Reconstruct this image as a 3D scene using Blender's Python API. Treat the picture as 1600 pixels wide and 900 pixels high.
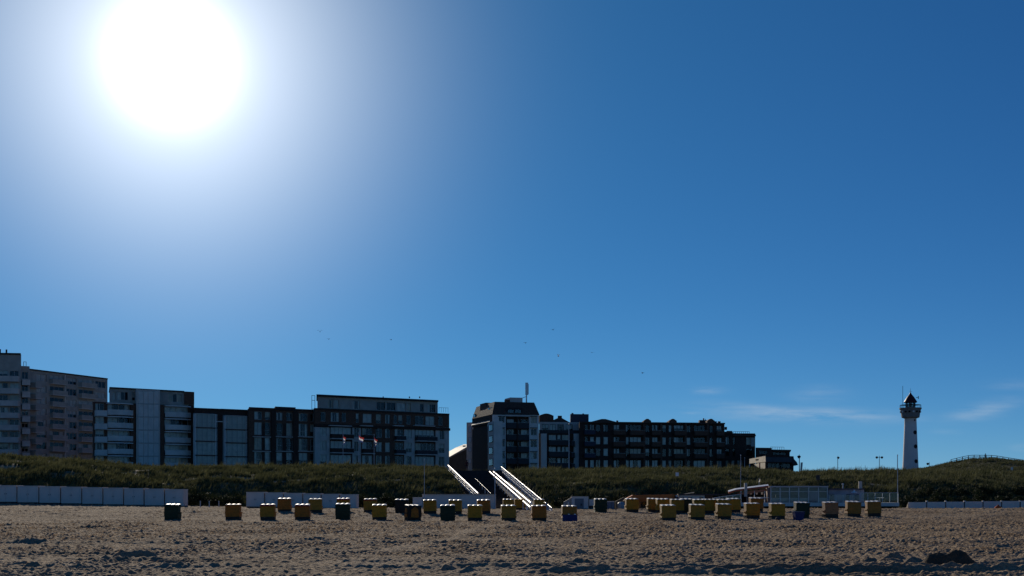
import bpy, math, random
import numpy as np
from mathutils import Vector, Matrix
random.seed(7); RNG = np.random.default_rng(7)
SC = bpy.context.scene
for o in list(bpy.data.objects): bpy.data.objects.remove(o)
COL = SC.collection

# ------------------------------------------------------------------ camera
E = 2.3            # eye height above the low sand
HY = 775.0         # horizon row in the 1600x900 photograph
FX = 2000.0        # focal length in photograph pixels
cam = bpy.data.cameras.new('camera'); cam_o = bpy.data.objects.new('camera', cam); COL.objects.link(cam_o)
cam.sensor_width = 36; cam.lens = FX/1600*36; cam.shift_y = (HY-450)/1600
cam.clip_start = 0.5; cam.clip_end = 12000
cam_o.location = (0, 0, E); cam_o.rotation_euler = (math.radians(90), 0, 0)
SC.camera = cam_o

# ------------------------------------------------------------------ sky and sun
SUNV = Vector(((268-800)/FX, 1.0, (HY-95)/FX)).normalized()
SUN_EL = math.asin(SUNV.z); SUN_AZ = math.atan2(SUNV.x, SUNV.y)     # azimuth from +Y towards +X
W = bpy.data.worlds.new('World'); SC.world = W; W.use_nodes = True
nt = W.node_tree; N = nt.nodes; L = nt.links
for n in list(N): N.remove(n)
def wn(t, **k):
    n = N.new(t)
    for a, b in k.items(): setattr(n, a, b)
    return n
def wmath(op, a, b=None, clamp=False):
    n = wn('ShaderNodeMath', operation=op, use_clamp=clamp)
    for i, v in enumerate((a, b)):
        if v is None: continue
        if isinstance(v, (int, float)): n.inputs[i].default_value = v
        else: L.new(v, n.inputs[i])
    return n.outputs[0]
sky = wn('ShaderNodeTexSky', sky_type='NISHITA', sun_disc=False)
sky.sun_elevation = SUN_EL; sky.sun_rotation = SUN_AZ
sky.altitude = 0; sky.air_density = 0.5; sky.dust_density = 0.0; sky.ozone_density = 4.0
BGS = 0.05          # sky strength
spc = wn('ShaderNodeSeparateColor'); L.new(sky.outputs[0], spc.inputs[0])
hs = wn('ShaderNodeCombineColor')
for i_, (ga, gp) in enumerate(((1.05, 1.36), (.94, 1.0), (.96, .79))):      # the deep clear blue of sea air: a grade of the whole sky
    L.new(wmath('MULTIPLY', wmath('POWER', wmath('MULTIPLY', spc.outputs[i_], BGS), gp), ga/BGS), hs.inputs[i_])
tc = wn('ShaderNodeTexCoord')
nrm = wn('ShaderNodeVectorMath', operation='NORMALIZE'); L.new(tc.outputs['Generated'], nrm.inputs[0])
dt = wn('ShaderNodeVectorMath', operation='DOT_PRODUCT'); L.new(nrm.outputs[0], dt.inputs[0]); dt.inputs[1].default_value = SUNV
ang = wmath('ARCCOSINE', wmath('MINIMUM', dt.outputs['Value'], 0.9999999))
# forward-scattering aureole of hazy sea air round the sun
def lobe(amp, width, pw=2.0):
    return wmath('MULTIPLY', wmath('POWER', 2.718281828, wmath('MULTIPLY', wmath('POWER', wmath('DIVIDE', ang, width), pw), -1.0)), amp/BGS)
aurw = wmath('ADD', wmath('ADD', lobe(2.5, 0.028), lobe(.85, 0.062, 1.2)), lobe(.48, 0.142))
aurb = lobe(1.0, 0.32, 1.0)
aurc = wn('ShaderNodeCombineColor')
for i_, (kw, kb) in enumerate(((1.0, .03), (.96, .12), (.90, .14))):
    L.new(wmath('ADD', wmath('MULTIPLY', aurw, kw), wmath('MULTIPLY', aurb, kb)), aurc.inputs[i_])
addn = wn('ShaderNodeMixRGB', blend_type='ADD'); addn.inputs[0].default_value = 1
L.new(hs.outputs[0], addn.inputs[1]); L.new(aurc.outputs[0], addn.inputs[2])
# thin cirrus streaks low in the sky
sep = wn('ShaderNodeSeparateXYZ'); L.new(nrm.outputs[0], sep.inputs[0])
u_ = wmath('DIVIDE', sep.outputs[0], wmath('MAXIMUM', sep.outputs[1], 0.05))
v_ = wmath('DIVIDE', sep.outputs[2], wmath('MAXIMUM', sep.outputs[1], 0.05))
cmb = wn('ShaderNodeCombineXYZ'); L.new(u_, cmb.inputs[0]); L.new(wmath('MULTIPLY', v_, 7.0), cmb.inputs[1])
nz = wn('ShaderNodeTexNoise'); nz.inputs['Scale'].default_value = 13; nz.inputs['Detail'].default_value = 7; nz.inputs['Roughness'].default_value = 0.62
L.new(cmb.outputs[0], nz.inputs['Vector'])
nzr = wmath('MULTIPLY', wmath('SUBTRACT', nz.outputs[0], 0.36, True), 3.2, True)
cl = None
for (px, py, rx, ry, tilt, a) in ((1255, 648, 125, 10, 0.03, 1.0), (1185, 640, 70, 8, 0.10, .55), (1100, 611, 26, 5, 0, .75), (1082, 645, 22, 3, 0, .5),
                                  (1540, 640, 52, 12, -0.22, .62), (1280, 618, 40, 14, 0, .28), (1602, 699, 20, 5, 0, .7), (1480, 674, 26, 4, 0, .28), (1590, 602, 40, 8, 0, .25)):
    cu = (px-800)/FX; cv = (HY-py)/FX
    du = wmath('SUBTRACT', u_, cu)
    dv = wmath('ADD', wmath('SUBTRACT', v_, cv), wmath('MULTIPLY', du, tilt))
    q = wmath('ADD', wmath('POWER', wmath('ABSOLUTE', wmath('DIVIDE', du, rx/FX)), 2.0), wmath('POWER', wmath('ABSOLUTE', wmath('DIVIDE', dv, ry/FX)), 2.0))
    m = wmath('MULTIPLY', wmath('POWER', 2.718281828, wmath('MULTIPLY', q, -1.0)), a)
    cl = m if cl is None else wmath('MAXIMUM', cl, m)
cl = wmath('MULTIPLY', cl, nzr)
cl = wmath('MULTIPLY', cl, wmath('GREATER_THAN', sep.outputs[1], 0.05))
cmix = wn('ShaderNodeMixRGB'); L.new(wmath('MULTIPLY', cl, 0.6, True), cmix.inputs[0]); L.new(addn.outputs[0], cmix.inputs[1]); cmix.inputs[2].default_value = (.52/BGS, .60/BGS, .68/BGS, 1)
bg = wn('ShaderNodeBackground'); bg.inputs['Strength'].default_value = BGS
L.new(cmix.outputs[0], bg.inputs[0])
wo = wn('ShaderNodeOutputWorld'); L.new(bg.outputs[0], wo.inputs[0])

sl = bpy.data.lights.new('sun', 'SUN'); sl.energy = 2.9; sl.angle = math.radians(0.53); sl.color = (1.0, 0.90, 0.74)
so = bpy.data.objects.new('sun', sl); COL.objects.link(so)
so.rotation_euler = (-SUNV).to_track_quat('-Z', 'Y').to_euler()
SC.view_settings.view_transform = 'Standard'; SC.view_settings.look = 'None'
SC.view_settings.exposure = 0.0; SC.view_settings.gamma = 1.0; SC.view_settings.use_curve_mapping = False
SC.render.engine = 'CYCLES'
SC.render.resolution_x = 1024; SC.render.resolution_y = 576
SC.cycles.max_bounces = 6; SC.cycles.transparent_max_bounces = 12

# ------------------------------------------------------------------ materials
MATS = {}
def mat(name, col, rough=0.85, var=0.25, scale=1.2, bump=0.0, bscale=20, metal=0.0, spec=0.3, transl=0.0, col2=None, waves=None):
    if name in MATS: return MATS[name]
    m = bpy.data.materials.new(name); m.use_nodes = True
    t = m.node_tree; b = t.nodes['Principled BSDF']; out = t.nodes['Material Output']
    b.inputs['Roughness'].default_value = rough; b.inputs['Metallic'].default_value = metal
    b.inputs['Specular IOR Level'].default_value = spec
    co = t.nodes.new('ShaderNodeTexCoord')
    nzn = t.nodes.new('ShaderNodeTexNoise'); nzn.inputs['Scale'].default_value = scale; nzn.inputs['Detail'].default_value = 6; nzn.inputs['Roughness'].default_value = .6
    t.links.new(co.outputs['Object'], nzn.inputs['Vector'])
    rp = t.nodes.new('ShaderNodeValToRGB')
    lo = tuple(c*(1-var) for c in col); hi = tuple(min(1, c*(1+var)) for c in col)
    if col2 is not None: lo, hi = col, col2
    rp.color_ramp.elements[0].color = (*lo, 1); rp.color_ramp.elements[0].position = .3
    rp.color_ramp.elements[1].color = (*hi, 1); rp.color_ramp.elements[1].position = .7
    t.links.new(nzn.outputs[0], rp.inputs[0]); t.links.new(rp.outputs[0], b.inputs['Base Color'])
    hsrc = None
    if waves:
        wv = t.nodes.new('ShaderNodeTexWave'); wv.inputs['Scale'].default_value = waves; wv.bands_direction = 'Z'; wv.inputs['Distortion'].default_value = 1.5
        t.links.new(co.outputs['Object'], wv.inputs['Vector']); hsrc = wv.outputs['Fac']
        mx = t.nodes.new('ShaderNodeMixRGB'); mx.blend_type = 'MULTIPLY'; mx.inputs[0].default_value = .45
        t.links.new(rp.outputs[0], mx.inputs[1]); t.links.new(wv.outputs['Color'], mx.inputs[2]); t.links.new(mx.outputs[0], b.inputs['Base Color'])
    if bump:
        nb = t.nodes.new('ShaderNodeTexNoise'); nb.inputs['Scale'].default_value = bscale; nb.inputs['Detail'].default_value = 5
        t.links.new(co.outputs['Object'], nb.inputs['Vector'])
        bp = t.nodes.new('ShaderNodeBump'); bp.inputs['Strength'].default_value = bump; bp.inputs['Distance'].default_value = .05
        t.links.new(hsrc or nb.outputs[0], bp.inputs['Height']); t.links.new(bp.outputs[0], b.inputs['Normal'])
    if transl:
        tr = t.nodes.new('ShaderNodeBsdfTranslucent'); t.links.new(rp.outputs[0], tr.inputs[0])
        ms = t.nodes.new('ShaderNodeMixShader'); ms.inputs[0].default_value = transl
        t.links.new(b.outputs[0], ms.inputs[1]); t.links.new(tr.outputs[0], ms.inputs[2]); t.links.new(ms.outputs[0], out.inputs[0])
    MATS[name] = m; return m
def glass(name, tint=(.55, .62, .65), rough=.03, gl=.0):
    if name in MATS: return MATS[name]
    m = bpy.data.materials.new(name); m.use_nodes = True; t = m.node_tree
    for n in list(t.nodes): t.nodes.remove(n)
    out = t.nodes.new('ShaderNodeOutputMaterial'); tr = t.nodes.new('ShaderNodeBsdfTransparent'); tr.inputs[0].default_value = (*tint, 1)
    g = t.nodes.new('ShaderNodeBsdfGlossy'); g.inputs['Roughness'].default_value = rough; g.inputs[0].default_value = (.8, .85, .9, 1)
    fr = t.nodes.new('ShaderNodeFresnel'); fr.inputs[0].default_value = 1.5
    ad = t.nodes.new('ShaderNodeMath'); ad.operation = 'ADD'; ad.inputs[1].default_value = gl; t.links.new(fr.outputs[0], ad.inputs[0])
    ms = t.nodes.new('ShaderNodeMixShader'); t.links.new(ad.outputs[0], ms.inputs[0]); t.links.new(tr.outputs[0], ms.inputs[1]); t.links.new(g.outputs[0], ms.inputs[2])
    t.links.new(ms.outputs[0], out.inputs[0]); MATS[name] = m; return m

BRICK = mat('brown_brick', (.150, .072, .045), .9, .3, 3, .3, 40)
BRICKD = mat('dark_brick', (.070, .038, .027), .9, .35, 3, .3, 40)
CONC = mat('grey_panel', (.62, .54, .46), .8, .16, .6, .1, 10)
PALE = mat('pale_panel', (.76, .67, .58), .7, .14, .5, .1, 10)
TAUPE = mat('taupe_panel', (.43, .385, .32), .8, .18, .7)
WHITEP = mat('white_paint', (.82, .75, .67), .55, .1, .8, .1, 8)
CABIN = mat('cabin_white', (.80, .67, .57), .6, .10, .7, .1, 6)
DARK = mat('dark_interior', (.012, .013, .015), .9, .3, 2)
FRAME = mat('window_frame', (.50, .46, .41), .6, .15, 3)
FRAMED = mat('dark_frame', (.03, .028, .028), .6, .2, 3)
CURT = mat('curtain', (.82, .74, .64), .9, .25, 1.3)
CURT2 = mat('curtain_beige', (.68, .55, .40), .9, .25, 1.3)
BLIND = mat('roller_blind', (.74, .68, .59), .8, .12, .8)
ROOFT = mat('roof_tile', (.085, .052, .038), .8, .3, 3, .4, 25)
ROOFB = mat('bitumen', (.03, .03, .032), .9, .3, 2)
METAL = mat('galvanised', (.5, .5, .5), .35, .15, 3, metal=.8)
POLEM = mat('pole_paint', (.55, .55, .55), .4, .1, 3)
DARKM = mat('dark_metal', (.03, .032, .035), .5, .2, 3)
WOODD = mat('dark_timber', (.055, .046, .042), .9, .35, 2.5, .3, 30)
GLASS = glass('window_glass', (.80, .84, .85), .03)
GLASSC = glass('clear_screen', (.72, .8, .8), .02)

# ------------------------------------------------------------------ mesh helpers
class MB:
    def __init__(s): s.v = []; s.f = []
    def add(s, vs, fs):
        b = len(s.v); s.v += [tuple(p) for p in vs]; s.f += [tuple(i+b for i in f) for f in fs]
    def hexa(s, p):   # 8 corners, bottom ring then top ring
        s.add(p, [(0, 3, 2, 1), (4, 5, 6, 7), (0, 1, 5, 4), (1, 2, 6, 5), (2, 3, 7, 6), (3, 0, 4, 7)])
    def box(s, x0, x1, y0, y1, z0, z1, fn=None):
        p = [(x0, y0, z0), (x1, y0, z0), (x1, y1, z0), (x0, y1, z0), (x0, y0, z1), (x1, y0, z1), (x1, y1, z1), (x0, y1, z1)]
        s.hexa([fn(*q) for q in p] if fn else p)
    def prism(s, poly, vec):
        n = len(poly); a = [Vector(p) for p in poly]; vec = Vector(vec)
        s.add(a+[p+vec for p in a], [tuple(range(n))[::-1], tuple(range(n, 2*n))]+[(i, (i+1) % n, n+(i+1) % n, n+i) for i in range(n)])
    def tube(s, a, b, r, r2=None, n=8):
        a = Vector(a); b = Vector(b); r2 = r if r2 is None else r2
        d = (b-a).normalized(); e = d.orthogonal().normalized(); g = d.cross(e)
        vs = []
        for (c, rr) in ((a, r), (b, r2)):
            for i in range(n):
                t = 2*math.pi*i/n; vs.append(c+e*math.cos(t)*rr+g*math.sin(t)*rr)
        s.add(vs, [(i, (i+1) % n, n+(i+1) % n, n+i) for i in range(n)]+[tuple(range(n))[::-1], tuple(range(n, 2*n))])
    def lathe(s, prof, c=(0, 0, 0), n=32):
        vs = []; fs = []
        for (r, z) in prof:
            for i in range(n):
                t = 2*math.pi*i/n; vs.append((c[0]+r*math.cos(t), c[1]+r*math.sin(t), c[2]+z))
        for k in range(len(prof)-1):
            for i in range(n):
                j = (i+1) % n; fs.append((k*n+i, k*n+j, (k+1)*n+j, (k+1)*n+i))
        fs += [tuple(range(n))[::-1], tuple((len(prof)-1)*n+i for i in range(n))]
        s.add(vs, fs)
    def build(s, name, m, parent=None, smooth=False, loc=None):
        me = bpy.data.meshes.new(name); me.from_pydata(s.v, [], s.f); me.update()
        if m: me.materials.append(m)
        if smooth: me.polygons.foreach_set('use_smooth', [True]*len(me.polygons))
        o = bpy.data.objects.new(name, me); COL.objects.link(o)
        if parent: o.parent = parent
        if loc is not None: o.location = loc
        return o
def tag(o, label, cat, group=None):
    o['label'] = label; o['category'] = cat
    if group: o['group'] = group
    return o
def empty(name, loc, rz=0.0):
    o = bpy.data.objects.new(name, None); COL.objects.link(o); o.location = loc; o.rotation_euler = (0, 0, rz); o.empty_display_size = .3
    return o
def P(px, py, d): return Vector(((px-800)/FX*d, d, E+(HY-py)/FX*d))
def copy_tree(o, parent=None):
    c = o.copy(); COL.objects.link(c); c.parent = parent
    for ch in o.children: copy_tree(ch, c)
    return c

# ------------------------------------------------------------------ terrain
def perm_noise(x, y, seed):
    r = np.random.default_rng(seed); p = r.permutation(512); g = r.uniform(0, 2*np.pi, 512)
    xi = np.floor(x).astype(np.int64); yi = np.floor(y).astype(np.int64); xf = x-xi; yf = y-yi
    def grad(ix, iy, dx, dy):
        h = p[(p[ix & 511]+iy) & 511]; a = g[h]; return np.cos(a)*dx+np.sin(a)*dy
    u = xf*xf*xf*(xf*(xf*6-15)+10); v = yf*yf*yf*(yf*(yf*6-15)+10)
    a = grad(xi, yi, xf, yf); b = grad(xi+1, yi, xf-1, yf); c = grad(xi, yi+1, xf, yf-1); d = grad(xi+1, yi+1, xf-1, yf-1)
    return (a+(b-a)*u)+((c+(d-c)*u)-(a+(b-a)*u))*v
def sst(a, b, x):
    t = np.clip((x-a)/(b-a), 0, 1); return t*t*(3-2*t)
FOOT_PX = [-400, 0, 287, 384, 558, 775, 1000, 1400, 1600, 2000]
FOOT_Z = [1.55, 1.45, 0.98, .80, .72, .62, .60, .42, .32, .30]
def sand_base(X, Y):
    X = np.asarray(X, float); Y = np.asarray(Y, float)
    px = 800+FX*X/np.maximum(Y, 5)
    zc = np.interp(px, FOOT_PX, FOOT_Z)
    side = np.interp(px, [0, 270, 800, 900, 1150, 1300, 1600], [.10, .07, .0, -.05, .12, .22, .22])
    z = np.interp(Y, [5, 37, 95, 110, 116, 122, 129, 140], [0.0, 0, 0, .04, .10, .38, .60, .66])
    w = np.clip((Y-140)/25, 0, 1)
    return z*(1-w)+zc*w+side*np.clip((Y-100)/16, 0, 1)*(1-w)
CREST_PX = [-600, -200, 0, 60, 150, 210, 300, 400, 500, 600, 690, 720, 770, 830, 900, 1000, 1100, 1180, 1245, 1300, 1400, 1460, 1600, 2000, 2400]
CREST_Y = [716, 713, 714, 716, 722, 729, 731, 730, 729, 730, 733, 738, 738, 736, 735, 735, 733, 735, 739, 738, 737, 738, 742, 745, 745]
YF, YM, YC = 167.0, 186.0, 212.0
def dune_z(X, Y):
    X = np.asarray(X, float); Y = np.asarray(Y, float)
    px = 800+FX*X/np.maximum(Y, 5)
    zc = E+(HY-2.5-np.interp(px, CREST_PX, CREST_Y))/FX*YC
    z0 = sand_base(X, np.full_like(Y, 165.0))
    mid = z0+(zc-z0)*(.66+.10*perm_noise(X/14, Y/14, 5))
    t1 = sst(YF, YM, Y); t2 = np.clip((Y-YM)/(YC-YM), 0, 1); t2 = t2*(2-t2)
    z = z0+(mid-z0)*t1+(zc-mid)*t2
    z = z+np.clip((Y-YF)/12, 0, 1)*np.clip((225-Y)/13, 0, 1)*(perm_noise(X/7, Y/6, 21)*.55+perm_noise(X/2.6, Y/2.6, 22)*.22)
    z = z+np.where(Y > YC, (np.minimum(Y, 470)-YC)*.0195, 0)
    # the lookout hill beside the lighthouse
    hx, hy = 800, 335.0
    HX = (1540-800)/FX*hy
    hill = 3.9*np.exp(-(((X-HX)/np.where(X < HX, 12.0, 19.0))**2)-(((Y-hy)/26.0)**2))
    z = z+hill*(1+.12*perm_noise(X/5, Y/5, 8))
    t_ = np.clip((Y-167)/38, 0, 1); xc0 = -4.8-5.6*t_-.5; xc1 = 5.3-7.0*t_+.5      # cutting for the beach stairs
    cut = (X > xc0) & (X < xc1) & (Y < 222)
    return np.where(cut, np.minimum(z, .30+5.55*t_), z)
def grid_mesh(name, X, Y, Z, m, smooth=True):
    nr, nc = X.shape
    me = bpy.data.meshes.new(name)
    co = np.stack([X, Y, Z], -1).reshape(-1, 3).astype(np.float32)
    idx = np.arange(nr*nc).reshape(nr, nc)
    q = np.stack([idx[:-1, :-1], idx[:-1, 1:], idx[1:, 1:], idx[1:, :-1]], -1).reshape(-1, 4).astype(np.int32)
    me.vertices.add(len(co)); me.vertices.foreach_set('co', co.ravel())
    me.loops.add(q.size); me.loops.foreach_set('vertex_index', q.ravel())
    me.polygons.add(len(q)); me.polygons.foreach_set('loop_start', np.arange(0, q.size, 4, dtype=np.int32))
    me.polygons.foreach_set('use_smooth', np.ones(len(q), bool))
    me.update(); me.validate()
    me.materials.append(m)
    o = bpy.data.objects.new(name, me); COL.objects.link(o); return o

SAND = mat('dry_sand', (.29, .205, .122), .95, 0, 5.0, 1.0, 9.0, col2=(.50, .372, .240), spec=.12)
_t = SAND.node_tree; _co = _t.nodes['Texture Coordinate']; _b = _t.nodes['Principled BSDF']     # damp and dry patches metres across
_n = _t.nodes.new('ShaderNodeTexNoise'); _n.inputs['Scale'].default_value = .16; _n.inputs['Detail'].default_value = 5; _t.links.new(_co.outputs['Object'], _n.inputs['Vector'])
_r = _t.nodes.new('ShaderNodeValToRGB'); _r.color_ramp.elements[0].position = .36; _r.color_ramp.elements[0].color = (.74, .71, .69, 1); _r.color_ramp.elements[1].position = .58; _r.color_ramp.elements[1].color = (1, 1, 1, 1)
_t.links.new(_n.outputs[0], _r.inputs[0]); _m = _t.nodes.new('ShaderNodeMixRGB'); _m.blend_type = 'MULTIPLY'; _m.inputs[0].default_value = 1
_t.links.new(_t.nodes['Color Ramp'].outputs[0], _m.inputs[1]); _t.links.new(_r.outputs[0], _m.inputs[2]); _t.links.new(_m.outputs[0], _b.inputs['Base Color'])
SAND.node_tree.nodes['Bump'].inputs['Distance'].default_value = .13
RIDGES = []      # (X, Y, half width, half depth, height): wind-blown ridges, spade holes' rims, drift lines
def ridge(px, py, wpx, dep, h):
    y = 40.0
    for _ in range(60):
        y = (E-float(sand_base((px-800)/FX*y, y)))*FX/(py-HY)
    RIDGES.append(((px-800)/FX*y, y, wpx/FX*y/2, dep, h*1.7))
for a in ((150, 806, 80, .45, .13), (45, 849, 110, .45, .17), (222, 874, 55, .28, .20), (190, 874, 22, .2, .12), (330, 845, 40, .3, .09), (900, 866, 34, .3, .13),
          (870, 868, 90, .35, .06), (1230, 826, 90, .5, .08), (1395, 876, 40, .22, .17), (1432, 879, 26, .2, .12), (1490, 846, 18, .25, .14), (1180, 829, 40, .5, .07),
          (1050, 839, 24, .3, .07), (700, 888, 20, .18, .12), (130, 890, 60, .25, .07), (730, 892, 24, .2, .12), (1560, 856, 30, .3, .10), (270, 882, 40, .2, .08), (500, 846, 60, .4, .05)):
    ridge(*a)
def hit0(px, py):
    y = E*FX/(py-HY); return ((px-800)/FX*y, y)
TRP = [hit0(*q) for q in ((600, 862), (672, 850), (712, 841), (738, 829), (762, 824), (805, 820))]
def TRAIL(X, Y):      # trodden sandy path running up to the chairs
    d = np.full(X.shape, 9e9)
    for (ax, ay), (bx, by) in zip(TRP[:-1], TRP[1:]):
        L2 = (bx-ax)**2+(by-ay)**2; t_ = np.clip(((X-ax)*(bx-ax)+(Y-ay)*(by-ay))/L2, 0, 1)
        d = np.minimum(d, np.hypot(X-ax-t_*(bx-ax), Y-ay-t_*(by-ay)))
    return np.exp(-(d/.55)**2)
def sand_z(X, Y, detail=True):
    z = sand_base(X, Y)
    if not detail: return z
    n1 = perm_noise(X/.60, Y/.44, 1); n2 = perm_noise(X/1.5+9, Y/1.7, 2); n3 = perm_noise(X/6.0, Y/5.0, 3); n4 = perm_noise(X/.21, Y/.26, 4); n5 = perm_noise(X/22., Y/9., 6)
    rough = .58+.5*sst(-.3, .3, perm_noise(X/9, Y/7, 11)+.6*perm_noise(X/3, Y/3, 12))
    trail = TRAIL(X, Y); rough = rough*(1-.7*trail)
    rough = rough*np.interp(Y, [20, 45, 60, 100, 108, 117, 126, 165], [.8, .9, 1.25, 2.0, 1.7, 1.0, 1.5, 1.3])
    n6 = perm_noise(X/.12, Y/.18, 14); d = (np.abs(n1)*-.19+.05)+n2*.10+n4*.13+n6*.05
    z = z+d*rough+n3*.07+n5*.06+.07*trail
    for (rx, ry, w, dp, h) in RIDGES:
        k = (np.abs(X-rx) < w*2.6) & (np.abs(Y-ry) < dp*4)
        if k.any():
            xx = X[k]; yy = Y[k]
            z[k] += h*np.exp(-np.abs((xx-rx)/w)**3-((yy-ry+.25*np.sin(xx*2.1))/dp)**2)*(.75+.7*np.abs(perm_noise(xx/.4, yy/.4, 9))+.3*perm_noise(xx/1.1, yy, 19))
    # wheel ruts of a beach tractor crossing the near sand
    for (off, h) in ((.2, .25), (.75, -.08), (1.9, .22), (2.5, -.06), (3.8, .10)):
        yl = 37.0+off+.12*(X-3)+.18*np.sin(X*.35)
        z = z+h*np.exp(-((Y-yl)/.22)**2)*sst(0.5, 6, X+off)*(.8+.5*perm_noise(X/.5, Y/.5, 31))
    for (y0_, kx, hh_, ph) in ((62, .02, .10, 0), (50, -.03, .10, 2), (44.5, .02, .11, 4), (41, -.015, .11, 1), (39, .01, .12, 3)):     # drift lines left by the tide
        yl = y0_+kx*X+.5*np.sin(X*.13+ph)+.15*np.sin(X*.7+ph)
        z = z+hh_*np.exp(-((Y-yl)/.3)**2)*sst(-.15, .25, perm_noise(X/4+ph, Y/4, 33))
    # trodden track from the chairs to the water's edge
    xl = -7.5+ .33*(Y-75)*0.15+1.1*np.sin(Y*.07)
    return z
nr, nc = 860, 960
t = np.linspace(0, 1, nr)[:, None]; Yr = 24*(175/24)**t
a = np.linspace(-.56, .56, nc)[None, :]
Yg = np.repeat(Yr, nc, 1); Xg = a*Yg
sand = grid_mesh('sand', Xg, Yg, sand_z(Xg, Yg), SAND); sand['kind'] = 'structure'
# ground sheet to the horizon, under everything
GROUND = mat('far_ground', (.20, .17, .12), .95, .3, .02)
gm = MB(); gm.add([(-2500, -400, -.35), (2500, -400, -.35), (2500, 3500, -.35), (-2500, 3500, -.35)], [(0, 1, 2, 3)])
g = gm.build('ground', GROUND); g['kind'] = 'structure'
DUNEM = mat('dune_soil', (.050, .055, .024), .95, 0, .35, .5, 9, col2=(.120, .110, .060), spec=.1)
ya = np.concatenate([np.linspace(164.5, 226, 150), np.linspace(228, 480, 110), np.linspace(490, 900, 20)])[:, None]
aa = np.linspace(-.62, .62, 620)[None, :]
Yd = np.repeat(ya, aa.shape[1], 1); Xd = aa*np.minimum(Yd, 700)
dune = grid_mesh('dune', Xd, Yd, dune_z(Xd, Yd)-.02, DUNEM); dune['kind'] = 'structure'
def bare(X, Y):       # blown-out patches where the sand shows through the grass
    return sst(.20, .42, perm_noise(X/6, Y/3.5, 90)+.35*perm_noise(X/1.6, Y/1.4, 91)+np.where(X < -60, .06, np.where(X > 0, -.2, 0)))*np.clip((Y-176)/8, 0, 1)*(Y < 225)
at = dune.data.attributes.new('bare', 'FLOAT', 'POINT'); at.data.foreach_set('value', bare(Xd, Yd).ravel().astype(np.float32))
_t = DUNEM.node_tree; _a = _t.nodes.new('ShaderNodeAttribute'); _a.attribute_name = 'bare'
_m = _t.nodes.new('ShaderNodeMixRGB'); _m.inputs[2].default_value = (.40, .31, .20, 1); _t.links.new(_a.outputs['Fac'], _m.inputs[0]); _t.links.new(_t.nodes['Color Ramp'].outputs[0], _m.inputs[1]); _t.links.new(_m.outputs[0], _t.nodes['Principled BSDF'].inputs['Base Color'])
def gz(X, Y):
    f = sand_base if Y < 166 else dune_z
    return float(f(np.array([X]), np.array([Y]))[0])
def on_sand(px, py):
    y = 100.0
    for _ in range(200):
        yn = (E-gz((px-800)/FX*y, min(y, 165)))*FX/(py-HY); y += .4*(yn-y)
        y = min(max(y, 25), 164)
    X = (px-800)/FX*y
    return Vector((X, y, gz(X, y)))

# marram grass on the dune: blades in tufts
def grass(name, n, xa, ya_, hmin, hmax, m, keep=None, seed=3):
    r = np.random.default_rng(seed)
    Y = r.uniform(ya_[0], ya_[1], n); X = r.uniform(xa[0], xa[1], n)*Y
    dens = perm_noise(X/5, Y/4, 40)+.5*perm_noise(X/1.6, Y/1.6, 41)
    k = (dens > r.uniform(-.75, .15, n)) & (bare(X, Y) < r.uniform(.25, .9, n))
    if keep is not None: k &= keep(X, Y)
    X = X[k]; Y = Y[k]; n = len(X); Z = dune_z(X, Y)-.05
    hh = r.uniform(hmin, hmax, n)*(1+.9*perm_noise(X/4, Y/3, 42)); nb = 5
    V = np.zeros((n, nb, 3, 3), np.float32)
    for b in range(nb):
        an = r.uniform(0, 2*np.pi, n); w = r.uniform(.035, .075, n); lean = r.uniform(.1, .55, n)*hh; la = r.uniform(-.9, .9, n)+.2
        bx = X+r.normal(0, .12, n); by = Y+r.normal(0, .12, n)
        V[:, b, 0] = np.stack([bx-np.cos(an)*w, by-np.sin(an)*w, Z], -1)
        V[:, b, 1] = np.stack([bx+np.cos(an)*w, by+np.sin(an)*w, Z], -1)
        V[:, b, 2] = np.stack([bx+np.cos(la)*lean, by+np.sin(la)*lean, Z+hh*r.uniform(.7, 1.05, n)], -1)
    co = V.reshape(-1, 3); nf = n*nb
    me = bpy.data.meshes.new(name); me.vertices.add(len(co)); me.vertices.foreach_set('co', co.ravel())
    me.loops.add(nf*3); me.loops.foreach_set('vertex_index', np.arange(nf*3, dtype=np.int32))
    me.polygons.add(nf); me.polygons.foreach_set('loop_start', np.arange(0, nf*3, 3, dtype=np.int32)); me.update()
    me.materials.append(m); o = bpy.data.objects.new(name, me); COL.objects.link(o); o['kind'] = 'stuff'
    return o
GRASS = mat('marram_grass', (.036, .044, .014), .8, 0, .42, col2=(.19, .18, .075), transl=.28, spec=.15)
def stair_free(X, Y):
    t_ = np.clip((Y-166)/40, 0, 1); xc0 = -4.8+(-10.4+4.8)*t_-.3; xc1 = 5.0+(-1.7-5.0)*t_+.3
    return ~((X > xc0) & (X < xc1) & (Y < 209))
go = grass('marram_grass', 92000, (-.56, .56), (168, 219), .35, .80, GRASS, stair_free)
tag(go, 'olive green marram grass covering the long dune behind the beach', 'grass')
TALL = mat('tall_marram', (.045, .052, .016), .8, 0, .6, col2=(.21, .195, .085), transl=.35, spec=.15)
go = grass('tall_grass', 26000, (-.56, .56), (176, 217), .7, 1.25, TALL, lambda X, Y: (perm_noise(X/2.6, Y/2.2, 55)+.5*perm_noise(X/9, Y/7, 56) > .16) & stair_free(X, Y), 12)
tag(go, 'taller backlit marram clumps standing out along the dune', 'grass')
go = grass('hill_grass', 16000, (.30, .50), (300, 350), .3, .7, GRASS, None, 5)
tag(go, 'dark grass on the lookout hill beside the lighthouse', 'grass')
STRAW = mat('dry_straw', (.40, .36, .25), .9, .25, 1, transl=.25)
go = grass('dry_grass', 9000, (-.46, .30), (186, 214), .25, .55, STRAW, lambda X, Y: (perm_noise(X/3.2, Y/2.2, 77) > .30) & stair_free(X, Y), 9)
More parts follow.
